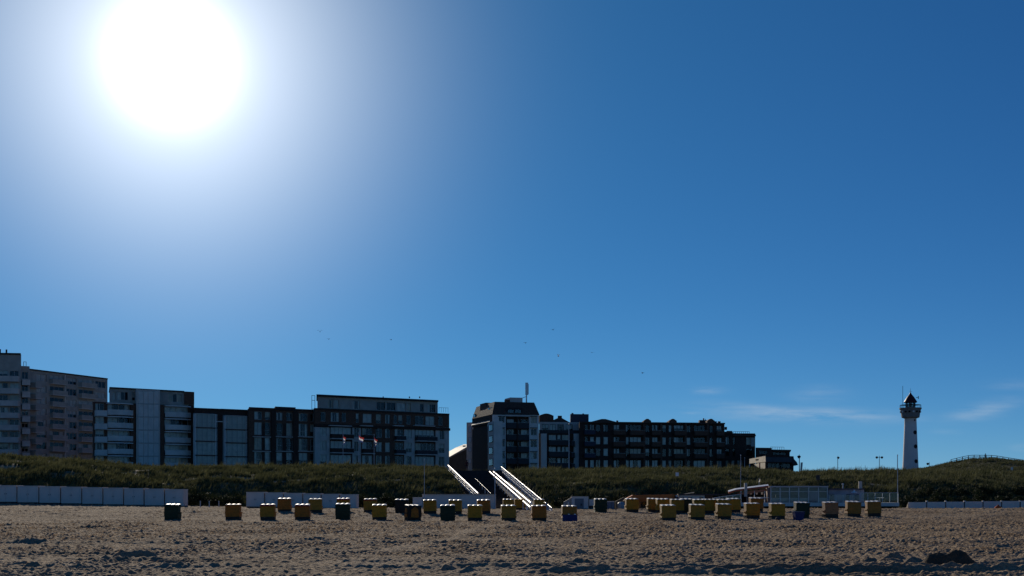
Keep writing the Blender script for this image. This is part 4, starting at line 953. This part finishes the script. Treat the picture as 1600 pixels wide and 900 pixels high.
# deck tables and a white parasol cap
for (x, y) in ((1180, 784), (1374, 783.2), (1195, 783.5)): 
    t_ = empty('deck_table', frP.map(frP.S(x, 1), 1, frP.Z(x, 785.4, 1))); tag(t_, 'small white deck table on the white pavilion terrace', 'table', 'deck tables'); 
    mb = MB(); mb.box(-.45, .45, -.4, .4, .60, .66); mb.build('tabletop', WHR, t_)
    mb = MB(); mb.tube((0, 0, 0), (0, 0, .6), .05); mb.build('leg', METAL, t_)
t_ = tag(empty('parasol', frP.map(frP.S(1334.5, .8), .8, zD)), 'small white folded parasol on the white pavilion deck', 'parasol')
mb = MB(); mb.tube((0, 0, 0), (0, 0, 1.45), .03); mb.build('pole', POLEM, t_)
mb = MB(); mb.lathe([(.42, 1.25), (.40, 1.29), (.10, 1.40), (.09, 1.55), (.02, 1.62)], n=12); mb.build('canopy', WHR, t_)
# ------------------------------------------------------------------ hooded beach chairs
def wick(n, c): return mat('wicker_'+n, c, .75, .22, 5, .5, 30, waves=9)
WK = {'yellow': wick('yellow', (.76, .36, .035)), 'gold': wick('gold', (.68, .31, .035)), 'brown': wick('brown', (.56, .25, .05)), 'orange': wick('orange', (.66, .23, .035)),
      'green': wick('green', (.045, .075, .040)), 'black': wick('black', (.055, .050, .036)), 'rose': wick('rose', (.62, .28, .12)), 'olive': wick('olive', (.62, .31, .045)), 'blue': mat('blue_cloth', (.022, .035, .13), .7, .2, 3)}
CW, CHH = 1.30, 1.45
TOPM = mat('white_hood_top', (.80, .78, .74), .5, .05, 3, spec=.45); BASEM = mat('chair_base', (.05, .042, .03), .85, .3, 4); REDV = mat('red_valance', (.30, .03, .022), .7, .2, 4); SEATM = mat('striped_seat', (.30, .28, .2), .8, .3, 6)
def build_chair():
    r = empty('beach_chair', (0, 0, 0)); w = CW/2
    mb = MB(); mb.box(-w+.03, w-.03, -.40, .40, -.12, .30); mb.build('base', BASEM, r)
    mb = MB()   # slightly bowed back panel
    n = 6
    for i in range(n):
        z0 = .302+(1.34-.302)*i/n; z1 = .302+(1.34-.302)*(i+1)/n; f = lambda z: -.43-.035*math.sin((z-.3)/1.04*math.pi)+.05*(z-.3)
        mb.hexa([(-w+.045, f(z0), z0), (w-.045, f(z0), z0), (w-.045, f(z0)+.05, z0), (-w+.045, f(z0)+.05, z0), (-w+.045, f(z1), z1), (w-.045, f(z1), z1), (w-.045, f(z1)+.05, z1), (-w+.045, f(z1)+.05, z1)])
    mb.build('back_panel', WK['yellow'], r)
    prof = [(-.44, .302), (.41, .302), (.41, .64), (.16, .70), (.20, 1.02), (.30, 1.42), (-.37, 1.355), (-.42, .8)]
    for s_ in (-1, 1):
        mb = MB(); x = -w if s_ < 0 else w-.04; mb.prism([(x, a, b) for a, b in prof], (.04, 0, 0)); sp = mb.build('side_panel', WK['yellow'], r)
        mb = MB(); x0 = -w-.05 if s_ < 0 else w+.002; mb.box(x0, x0+.048, -.36, .40, .62, .72); mb.build('armrest', BASEM, r)
    for k in range(3):
        x0 = -w+k*CW/3+.006; x1 = -w+(k+1)*CW/3-.006; m_ = 7; mb = MB(); pts = []
        for i in range(m_+1):
            u = i/m_; pts.append((x0+(x1-x0)*u, -.005+.058*math.sin(math.pi*u)**.6))
        poly = [(x0, -.42, 1.362)]+[(a, -.42, 1.362+b) for a, b in pts]+[(x1, -.42, 1.362)]
        mb.prism(poly[::-1], (0, .76, .055)); mb.build('roof_panel', TOPM, r)
    mb = MB(); mb.box(-w+.045, w-.045, -.36, .34, .304, .42); mb.build('seat', SEATM, r)
    mb = MB(); mb.box(-w+.01, w-.01, -.475, -.435, 1.24, 1.358); v = mb.build('valance', REDV, r)
    mb = MB(); mb.box(-w+.2, w-.2, .42, .85, .05, .24); mb.build('footrest', BASEM, r)
    for o in [c for c in r.children]:
        o.material_slots[0].link = 'OBJECT'
    return r
PROTO = build_chair()
def chair(px, py, col, label, rz=0., red=False, base=None, top=True, sc=1.0, first=[True]):
    if first[0]: o = PROTO; first[0] = False
    else: o = copy_tree(PROTO)
    p = on_sand(px, py); o.location = p; o.rotation_euler = (random.uniform(-.02, .02), random.uniform(-.025, .025), rz); o.scale = (sc,)*3
    tag(o, label, 'beach chair', 'hooded wicker beach chairs')
    for c in list(o.children):
        n = c.name.split('.')[0]; m = {'base': BASEM if base is None else base, 'back_panel': WK[col], 'side_panel': WK[col], 'armrest': WK[col], 'roof_panel': TOPM if top else WK[col], 'seat': SEATM, 'valance': REDV if red else WK[col], 'footrest': BASEM}[n]
        c.material_slots[0].link = 'OBJECT'; c.material_slots[0].material = m
    return o
fr_ = 'front row, '
CH = [ # px, foot row, colour, label, turn, red, base
 (270, 812.6, 'green', 'dark green hooded beach chair standing before the end of the long cabin row', -.12, 0, WK['green']),
 (365, 812.6, 'orange', 'orange brown beach chair next to the lone dark green one by the long cabin row', -.05, 0, None),
 (419, 812.6, 'gold', 'golden beach chair with red trim, second from the lone dark green one', .0, 1, None),
 (473, 812.6, 'orange', 'orange gold beach chair with red trim between a golden and a dark green chair', -.03, 1, None),
 (536, 811.0, 'green', 'dark green beach chair hiding the lower part of a golden one', .0, 0, WK['green']),
 (593, 813.0, 'yellow', 'bright yellow beach chair between dark green one and brown turned one', .05, 0, None),
 (645, 813.8, 'black', 'dark beach chair with an orange brown panel, turned on its own angle', .5, 0, WK['black']),
 (700, 813.8, 'green', 'very dark green beach chair before the long white container', .0, 0, WK['green']),
 (742, 814.0, 'yellow', 'bright yellow beach chair before the middle of the long white container', .04, 0, None),
 (794.5, 814.4, 'olive', 'olive brown beach chair below the double white stair rails', .10, 0, None),
 (842, 814.6, 'orange', 'orange gold beach chair at the foot of the beach stairs', .10, 0, None),
 (889, 815.2, 'brown', 'brown beach chair with a blue cloth covered lower half', .10, 0, None),
 (445, 800.6, 'orange', 'orange brown back row beach chair against the short cabin row', .0, 0, None),
 (493, 801.6, 'olive', 'olive brown back row beach chair behind the orange gold one with red trim', .0, 0, None),
 (537, 800.2, 'gold', 'golden beach chair partly hidden behind a dark green one', .0, 1, None),
 (579, 801.4, 'gold', 'golden back row beach chair with red trim at the end of the short cabin row', .0, 1, None),
 (628, 802.4, 'black', 'blackish beach chair of the back row near the narrow white cabin', .0, 0, WK['black']),
 (672, 803.4, 'gold', 'golden brown back row beach chair before the narrow white cabin and container', .08, 0, None),
 (711.5, 803.4, 'olive', 'olive back row beach chair behind the very dark green one', .08, 0, None),
 (756, 803.2, 'orange', 'orange back row beach chair before the end of the white container', .08, 0, None),
 (794, 797.9, 'olive', 'olive back row beach chair right behind another olive brown chair', .08, 0, None),
 (812, 797.3, 'yellow', 'yellow beach chair with plain top tucked under the stair rails', .08, 0, None),
 (842, 797.9, 'olive', 'olive beach chair behind the orange gold one at the stair foot', .08, 0, None),
 (938, 800.6, 'green', 'dark green beach chair next to the lilac grey locker', .12, 0, WK['green']),
 (987, 800.6, 'yellow', 'yellow beach chair in front of the orange pavilion awning', .14, 0, None),
 (1020.5, 800.6, 'gold', 'golden beach chair beside another one before the orange pavilion wall', .14, 0, None),
 (1035.5, 801.4, 'yellow', 'yellow back row beach chair just behind a brown gold front chair', .14, 0, None),
 (1043.5, 814.0, 'olive', 'brown gold front chair with a yellow chair close behind it', .15, 0, None),
 (1057, 802.6, 'gold', 'golden beach chair peeping out between brown gold and dark green chairs', .15, 0, None),
 (1072.5, 801.6, 'green', 'dark green beach chair before the long grey beach shed', .15, 0, WK['green']),
 (1088, 813.2, 'olive', 'olive front beach chair with a second one behind it, before the grey shed', .16, 0, None),
 (1093, 802.6, 'gold', 'golden beach chair mostly hidden behind an olive front chair', .16, 0, None),
 (1110, 802.6, 'yellow', 'yellow back row beach chair at the foot of the pavilion ramp', .16, 0, None),
 (1129.5, 811.8, 'olive', 'olive front chair between two yellow chairs below the pavilion ramp', .17, 0, None),
 (1130, 802.8, 'gold', 'golden beach chair whose top shows above an olive front chair at the ramp', .17, 0, None),
 (1145.5, 801.2, 'yellow', 'yellow beach chair before the raised end of the pavilion ramp', .17, 0, None),
 (1174.5, 810.4, 'gold', 'golden front beach chair under the slanting canopy, another behind it', .18, 0, None),
 (1180.5, 800.0, 'orange', 'orange beach chair half hidden below the slanting pavilion canopy', .18, 0, None),
 (1213.5, 811.2, 'yellow', 'bright yellow beach chair with a dark bag at its foot', .18, 0, None),
 (1251.5, 809.0, 'green', 'dark green beach chair behind the blue bin', .18, 0, WK['green']),
 (1297, 808.6, 'rose', 'rosy brown beach chair before the glass hall end', .20, 0, None),
 (1332, 807.4, 'brown', 'brown beach chair between a rosy one and the last brown one', .10, 0, None),
 (1364, 807.0, 'brown', 'last brown beach chair towards the white windbreak', .08, 0, None)]
for (px, py, col, lab, rz, red, base) in CH:
    o = chair(px, py, col, lab, rz, bool(red), base, top=not (px == 812), sc=.92 if px in (794, 812) or (px == 842 and py < 800) else 1.0)
    if px == 645:
        mb = MB(); mb.prism([(-.66, -.30, .34), (-.66, .34, .34), (-.66, .12, 1.15), (-.66, -.20, 1.15)], (-.03, 0, 0)); mb.build('orange_panel', WK['orange'], o)
        mb = MB(); mb.prism([(-.42, -.485, .30), (.34, -.485, .30), (.30, -.485, 1.0), (-.02, -.485, 1.25), (-.36, -.485, 1.0)], (0, -.03, 0)); mb.build('orange_panel', WK['orange'], o)
    if px == 889:
        mb = MB(); mb.box(-.66, .66, -.60, -.50, -.05, .62); mb.build('cloth_cover', WK['blue'], o)
        for x in (-.1, .45):
            mb = MB(); mb.box(x-.08, x+.08, -.62, -.49, .622, .70); mb.build('peg', TOPM, o)
# loose things among the chairs
bl = on_sand(1247.5, 813.4)
bn = tag(empty('blue_bin', bl, .1), 'blue tapered plastic bin standing before a dark green beach chair', 'bin')
BLU = mat('blue_plastic', (.018, .03, .12), .45, .15, 2)
mb = MB(); mb.hexa([(-.32, -.3, -.1), (.32, -.3, -.1), (.32, .3, -.1), (-.32, .3, -.1), (-.43, -.4, .72), (.43, -.4, .72), (.43, .4, .72), (-.43, .4, .72)]); mb.build('bin_body', BLU, bn)
mb = MB(); mb.box(-.46, .46, -.43, .43, .722, .78); mb.build('rim', BLU, bn)
bg_ = on_sand(1215, 814.2); mb = MB(); mb.lathe([(.10, -.05), (.19, .02), (.21, .16), (.16, .30), (.06, .36)], n=12); o = mb.build('beach_bag', mat('dark_bag', (.03, .03, .04), .8, .3, 4), None, True, bg_); tag(o, 'small dark bag on the sand at the foot of a yellow chair', 'bag')

# ------------------------------------------------------------------ poles, flags, lamps
def pole_at(px, ytop, d, r, label, zb=None, name='flagpole', cap=True):
    t_ = P(px, ytop, d); zb = gz(t_.x, d)-.1 if zb is None else zb
    o = tag(empty(name, (t_.x, d, zb)), label, 'pole'); mb = MB(); mb.tube((0, 0, 0), (0, 0, t_.z-zb), r, r*.6); mb.build('pole', POLEM, o)
    if cap: mb = MB(); mb.lathe([(.02, t_.z-zb-.02), (r*1.5, t_.z-zb+.06), (.02, t_.z-zb+.16)], n=8); mb.build('finial', WHITEP, o)
    return o, t_.z-zb
pole_at(663, 718, 158.5, .045, 'thin white pole rising beside the narrow white cabin')
pole_at(773.3, 733, 160.3, .075, 'grey pole at the end of the long white container')
pole_at(889, 663, 221, .085, 'tall pale pole before the link block with white pillars')
pole_at(1157.3, 712, 166.5, .045, 'thin flagpole behind the slanting pavilion canopy')
pole_at(1402.5, 712, 161.2, .06, 'tall pole at the outer corner of the white pavilion deck')
pole_at(1163.5, 716, 222, .05, 'short pole with a white lamp globe near the canvas awning')
FLR = mat('flag_red', (.42, .05, .05), .8, .1, 3, transl=.45); FLW = mat('flag_white', (.8, .8, .78), .8, .05, 3, transl=.5); FLB = mat('flag_blue', (.05, .08, .22), .8, .1, 3, transl=.45)
for (px, yt, dx, lab) in ((536, 676, 0, 'flagpole with limp red white blue flag before grey end panels'), (560.5, 677, .5, 'flagpole with red white blue flag blown outward, middle of three'), (584.5, 679.5, .1, 'flagpole with hanging red white blue flag nearest the stairs, third of three')):
    o, H_ = pole_at(px, yt, 224, .055, lab); fo = None
    for k, m in enumerate((FLR, FLW, FLB)):
        mb = MB(); n = 6
        for i in range(n):
            def pt(u, v):   # u along the fly, v across the stripes; the flag hangs down and folds
                ang_ = math.radians(80-dx*45)+.25*math.sin(u*6+v*2)
                return (.06+u*1.5*math.cos(ang_)+.12*math.sin(v*5+u*4)*u, .22*math.sin(u*7+v*3)*u+.03*k, H_-.35-v*1.0-u*1.5*math.sin(ang_)*.55)
            u0, u1, v0, v1 = i/n, (i+1)/n, k/3, (k+1)/3
            mb.add([pt(u0, v0), pt(u1, v0), pt(u1, v1), pt(u0, v1)], [(0, 1, 2, 3)])
        b = mb.build('flag' if k == 0 else 'stripe', m, o if k == 0 else fo)
        if k == 0: fo = b
def lamp(px, yt, d, heads, label, hgt=None):
    t_ = P(px, yt, d); zb = t_.z-(hgt or 4.8); o = tag(empty('street_lamp', (t_.x, d, zb)), label, 'street lamp'); H_ = t_.z-zb
    mb = MB(); mb.tube((0, 0, 0), (0, 0, H_), .11, .08); mb.build('pole', DARKM, o)
    for s_ in heads:
        mb = MB(); mb.tube((0, 0, H_-.35), (s_*.75, 0, H_-.2), .06); a_ = mb.build('arm', DARKM, o)
        mb = MB(); mb.lathe([(.08, .05), (.42, -.12), (.40, -.32), (.22, -.62), (.05, -.68)], (s_*.8, 0, H_-.05), 12); mb.build('lamp_head', DARKM, a_)
    mb = MB(); mb.tube((0, 0, H_), (0, 0, H_+.25), .04); mb.build('finial', DARKM, o); return o
lamp(1309, 713.5, 400, (0.2,), 'single headed street lamp on the boulevard between restaurant and lighthouse', 7)
lamp(1374, 713, 400, (-1, 1), 'double headed street lamp beside the lighthouse walker', 7)
lamp(1452, 723, 400, (-.6,), 'short street lamp between lighthouse and grassy hill', 5)
lamp(1249, 711.5, 300, (-.1,), 'street lamp beside the curved canopy of the restaurant', 7)
pole_at(1381-29, 727, 395, .08, 'low pole on the boulevard left of nothing but railing', None, 'boulevard_post', False)[0]['label'] = 'short post in the boulevard railing beyond the dune'
pole_at(1402.2, 712.5, 402, .12, 'mast standing beside the lighthouse base', None, 'mast')
lp = tag(empty('info_pillar', P(1251.5, 734, 296)), 'slim leaning board beside the curved restaurant canopy', 'sign'); mb = MB(); mb.hexa([(-.22, -.05, -1), (.22, -.05, -1), (.22, .05, -1), (-.22, .05, -1), (-.06, -.05, 1.7), (.42, -.05, 1.7), (.42, .05, 1.7), (-.06, .05, 1.7)]); mb.build('board', CONC, lp); mb = MB(); mb.box(-.3, .3, -.12, .12, -1.3, -1.002); mb.build('foot', DARKM, lp)
RL = tag(empty('boulevard_railing', P(1340, 735, 392)), 'thin railing along the boulevard before the lighthouse', 'railing'); ro = P(1340, 735, 392)
mb = MB(); zt = P(0, 731.2, 392).z-ro.z; xa, xb = P(1300, 0, 392).x-ro.x, P(1400, 0, 392).x-ro.x
for q in (0, -.55): mb.tube((xa, 0, zt+q), (xb, 0, zt+q), .03, n=5)
mb.build('rail', DARKM, RL)
for i in range(14):
    x = xa+(xb-xa)*i/13; mb = MB(); mb.tube((x, .06, zt-1.6), (x, .06, zt+.03), .04, n=5); mb.build('post', DARKM, RL)
# fence over the hill
HF = tag(empty('hill_fence', P(1540, 716, 333)), 'post and rail fence running over the grassy lookout hill', 'fence'); ho = P(1540, 716, 333)
pts = []
for px in range(1486, 1640, 9):
    x = (px-800)/FX*338; z = gz(x, 338); pts.append(Vector((x, 338, z))-ho)
for i, p in enumerate(pts):
    mb = MB(); mb.box(p.x-.08, p.x+.08, -.08+p.y, .08+p.y, p.z-.3, p.z+1.05); mb.build('post', WOODD, HF)
    if i:
        for q in (.55, 1.0):
            mb = MB(); mb.tube(pts[i-1]+Vector((0, -.1, q)), p+Vector((0, -.1, q)), .07, n=6); mb.build('rail', WOODD, HF)

# ------------------------------------------------------------------ people
def person(loc, H_, yaw, mats, label, walk=.25):
    s_ = H_/1.75; me = bpy.data.meshes.new('person')
    J = {'pel': (0, 0, .95, .14), 'ch': (0, .02, 1.28, .16), 'nk': (0, .02, 1.47, .065), 'hd': (0, .04, 1.60, .098), 'hd2': (0, .04, 1.70, .085),
         'hl': (-.10, 0, .90, .10), 'kl': (-.10, walk*.6, .50, .068), 'al': (-.10, walk*.5, .08, .045), 'tl': (-.10, walk*.5+.14, .04, .04),
         'hr': (.10, 0, .90, .10), 'kr': (.10, -walk*.3, .50, .068), 'ar': (.10, -walk, .08, .045), 'tr': (.10, -walk+.14, .04, .04),
         'sl': (-.19, .02, 1.40, .065), 'el': (-.24, -.06, 1.13, .048), 'wl': (-.22, .06, .90, .036), 'fl': (-.21, .10, .80, .03),
         'sr': (.19, .02, 1.40, .065), 'er': (.24, .0, 1.13, .048), 'wr': (.22, .14, .92, .036), 'fr': (.21, .20, .84, .03)}
    ks = list(J); ed = [('pel', 'ch'), ('ch', 'nk'), ('nk', 'hd'), ('hd', 'hd2'), ('pel', 'hl'), ('hl', 'kl'), ('kl', 'al'), ('al', 'tl'), ('pel', 'hr'), ('hr', 'kr'), ('kr', 'ar'), ('ar', 'tr'),
                        ('ch', 'sl'), ('sl', 'el'), ('el', 'wl'), ('wl', 'fl'), ('ch', 'sr'), ('sr', 'er'), ('er', 'wr'), ('wr', 'fr')]
    me.from_pydata([tuple(c*s_ for c in J[k][:3]) for k in ks], [(ks.index(a), ks.index(b)) for a, b in ed], []); me.update()
    o = bpy.data.objects.new('person', me); COL.objects.link(o)
    sk = o.modifiers.new('skin', 'SKIN'); sv = me.skin_vertices[0].data
    for i, k in enumerate(ks): sv[i].radius = (J[k][3]*s_,)*2
    sv[0].use_root = True
    o.modifiers.new('sub', 'SUBSURF').levels = 1; me.materials.append(mats[0])
    o.location = loc; o.rotation_euler = (0, 0, yaw); tag(o, label, 'person')
    mb = MB(); mb.lathe([(.02*s_, 1.80*s_), (.07*s_, 1.785*s_), (.105*s_, 1.72*s_), (.108*s_, 1.64*s_), (.09*s_, 1.60*s_)], (0, .03*s_, 0), 10); mb.build('hair', mats[1], o, True)
    return o
HAIR = mat('dark_hair', (.03, .022, .018), .7, .2, 8)
q = P(1382, 735.6, 400); q.z = gz(q.x, 400)-.03; person(q, 1.78, 1.4, (mat('dark_clothes', (.03, .032, .04), .9, .3, 3), HAIR), 'person in dark clothes walking on the boulevard by the lighthouse')
q = P(1539.8, 0, 337); q.z = gz(q.x, 337)-.3; person(q, 1.7, 2.6, (mat('navy_clothes', (.03, .035, .05), .9, .3, 3), HAIR), 'person in dark clothes standing on the lookout hill', .05)
q = P(729.5, 0, 206); q.z = 6.36; person(q, 1.72, 3.0, (mat('dark_red_jacket', (.09, .022, .022), .9, .3, 3), HAIR), 'person in a dark red jacket at the top of the beach stairs', .2)
# small things on the dune
def dsign(px, yb, d, label, w, h_, hp, m):
    x = (px-800)/FX*d; z = gz(x, d); o = tag(empty('dune_sign', (x, d, z)), label, 'sign'); mb = MB(); mb.tube((0, 0, -.2), (0, 0, hp), .04); mb.build('post', WOODD, o); mb = MB(); mb.box(-w/2, w/2, -.06, -.042, hp-h_, hp+.02); mb.build('board', m, o)
dsign(1058, 757, 183, 'small white notice board on the grassy dune above the orange pavilion', .45, .5, 1.2, WHR)
dsign(1278, 757, 180, 'dark post with a square board on the dune above the glass hall', .55, .7, 2.0, DARKM)
dsign(1581, 727, 300, 'pale marker post on the slope of the lookout hill', .5, .7, 1.3, PALE)
pn = tag(empty('pennant', frP.map(frP.S(1186, 2.5), 2.5, frP.Z(1186, 760, 2.5))), 'small white pennant on the slanting pavilion canopy', 'flag')
mb = MB(); mb.tube((0, 0, 0), (0, 0, 1.05), .025); mb.build('pole', POLEM, pn); mb = MB(); mb.prism([(-.1, 0, .55), (.12, 0, .55), (.16, 0, 1.02)], (0, .02, 0)); mb.build('cloth', CANVAS, pn)
for i, px in enumerate((313, 327, 342)):
    q = on_sand(px, 792.5); mb = MB(); mb.box(-.05, .05, -.05, .05, -.3, .75); mb.box(-.07, .07, -.07, .07, .752, .80); o = mb.build('marker_post', POLEM, None, False, q); tag(o, 'short grey post in the gap between the two cabin rows', 'post', 'posts between cabin rows')

# ------------------------------------------------------------------ heap of dark damp sand
WET = mat('damp_sand', (.105, .074, .046), .95, .25, 6, .6, 30, spec=.15)
hp = on_sand(1483, 886); n = 70
gx_ = np.linspace(-1.35, 1.35, n)[None, :].repeat(n, 0); gy_ = np.linspace(-.8, .9, n)[:, None].repeat(n, 1)
hz = .43*np.exp(-((gx_+.42)/.36)**4-((gy_-.05)/.42)**2)+.52*np.exp(-(np.abs(gx_-.20)/.36)**2.4-(gy_/.40)**2)+.20*np.exp(-((gx_-.62)/.34)**2-(gy_/.36)**2)
hz = hz*(1+.28*perm_noise(gx_/.25+3, gy_/.25, 61))+.03*perm_noise(gx_/.09, gy_/.09, 62)-.07
hz = hz*1.05; gx_ = gx_*1.12; o = grid_mesh('sand_heap', gx_, gy_, hz, WET); o.location = hp; tag(o, 'dark two humped heap of damp dug sand on the near beach', 'sand heap')

# ------------------------------------------------------------------ shrubs at the dune foot
def shrub_mesh(seed, n=1500):
    r = np.random.default_rng(seed); lob = r.normal(0, .55, (9, 3)); lob[:, 2] = np.abs(lob[:, 2])*.8+.25; rad = r.uniform(.35, .65, 9)
    k = r.integers(0, 9, n); d = r.normal(0, 1, (n, 3)); d /= np.linalg.norm(d, axis=1)[:, None]
    c = lob[k]+d*rad[k][:, None]*r.uniform(.55, 1.05, n)[:, None]; c[:, 2] = np.maximum(c[:, 2], .02)
    t1 = r.normal(0, 1, (n, 3)); t1 /= np.linalg.norm(t1, axis=1)[:, None]; t2 = np.cross(t1, d); t2 /= np.linalg.norm(t2, axis=1)[:, None]+1e-6
    s_ = r.uniform(.05, .11, n)[:, None]
    v = np.stack([c-t1*s_, c+t2*s_*.6, c+t1*s_, c-t2*s_*.6], 1).reshape(-1, 3)
    me = bpy.data.meshes.new('crown'); me.from_pydata(v.tolist(), [], np.arange(n*4).reshape(-1, 4).tolist()); me.materials.append(LEAF); return me
LEAF = mat('shrub_leaf', (.018, .024, .009), .8, 0, 1.5, col2=(.05, .06, .022), transl=.2, spec=.2)
SM = [shrub_mesh(s_) for s_ in (1, 2, 3)]
tk_ = MB()
for i in range(4):
    a_ = i*1.6; tk_.tube((0, 0, -.3), (.45*math.cos(a_), .45*math.sin(a_), .7), .05, .02, 5)
tk_o = tk_.build('stem', WOODD); tk_me = tk_o.data; bpy.data.objects.remove(tk_o)
SP = [(px, d) for px, d in ((295, 168.5), (312, 170.5), (330, 169), (350, 171), (368, 169), (566, 170), (583, 168.5), (600, 171), (618, 169), (634, 170), (870, 170), (884, 172), (905, 169.5), (1412, 170), (1428, 172), (1446, 170), (1462, 173), (1480, 171), (1497, 174), (1515, 171), (1532, 173), (1550, 171), (1568, 174), (1585, 171), (1600, 173), (1622, 172), (1500, 178), (1535, 179), (1570, 178), (1455, 177), (1600, 179), (20, 171), (70, 170), (120, 172), (180, 170.5), (230, 171), (270, 170), (400, 170), (450, 171), (520, 170), (940, 171), (975, 172), (1010, 171))]
for i, (px, d) in enumerate(SP):
    x = (px-800)/FX*d; sh = empty('dune_shrub', (x, d, gz(x, d)-.1), i*1.3); s_ = random.uniform(.9, 1.5); sh.scale = (s_, s_, s_*random.uniform(.8, 1.2))
    lab = ('dark low shrub on the dune behind the white windbreak' if px > 1400 else 'dark low shrub on the dune behind the sheds and stairs' if px > 700 else 'dark low shrub at the dune foot by the gap after the short cabin row' if px > 560 else 'dark low shrub on the dune behind the short cabin row' if px > 385 else 'dark low shrub in the gap between the two cabin rows' if px > 288 else 'dark low shrub on the dune behind the long cabin row')
    tag(sh, lab, 'shrub', lab.replace('dark low shrub', 'shrubs'))
    c = bpy.data.objects.new('crown', SM[i % 3]); COL.objects.link(c); c.parent = sh
    c = bpy.data.objects.new('stem', tk_me); COL.objects.link(c); c.parent = sh

# ------------------------------------------------------------------ gulls
def gull_mesh(up):
    b = MB(); b.lathe([(.01, -.28), (.05, -.2), (.09, 0), (.07, .16), (.05, .24), (.01, .30)], n=8); b.v = [(x, z, y) for x, y, z in b.v]
    w = []
    for s_ in (-1, 1):
        m_ = MB(); m_.hexa([(s_*.05, -.10, .03), (s_*.35, -.08, .03+up*.28), (s_*.35, .10, .03+up*.28), (s_*.05, .12, .03), (s_*.05, -.10, .06), (s_*.35, -.08, .05+up*.28), (s_*.35, .10, .05+up*.28), (s_*.05, .12, .06)])
        m_.hexa([(s_*.35, -.08, .03+up*.28), (s_*.75, -.16, .02+up*.16), (s_*.75, -.12, .02+up*.16), (s_*.35, .10, .03+up*.28), (s_*.35, -.08, .05+up*.28), (s_*.75, -.16, .03+up*.16), (s_*.75, -.12, .03+up*.16), (s_*.35, .10, .05+up*.28)]); w.append(m_)
    return b, w
GUL = mat('gull_feather', (.22, .22, .23), .8, .15, 3); GUL_SUN = mat('gull_sunlit', (.75, .75, .75), .8, .05, 3, transl=.4)  # whiter copy: sunlight on the one bright gull put into its colour
for i, (px, py, d, up, m) in enumerate(((500, 518.5, 330, 1.6, GUL), (513.5, 530, 420, .6, GUL), (611, 531, 430, .5, GUL), (821, 536, 380, .7, GUL), (864, 515.5, 400, .8, GUL), (872.5, 557, 390, 2.2, GUL_SUN), (925, 551, 430, .3, GUL), (1004, 583, 370, .7, GUL))):
    o = tag(empty('gull', P(px, py, d), random.uniform(-1, 1)), ('white sunlit gull flying above the mansard building' if m is GUL_SUN else 'dark flying gull silhouetted against the blue sky'), 'gull', None if m is GUL_SUN else 'gulls in the sky'); b, w = gull_mesh(up); b.build('body', m, o, True)
    for q in w: q.build('wing', m, o)
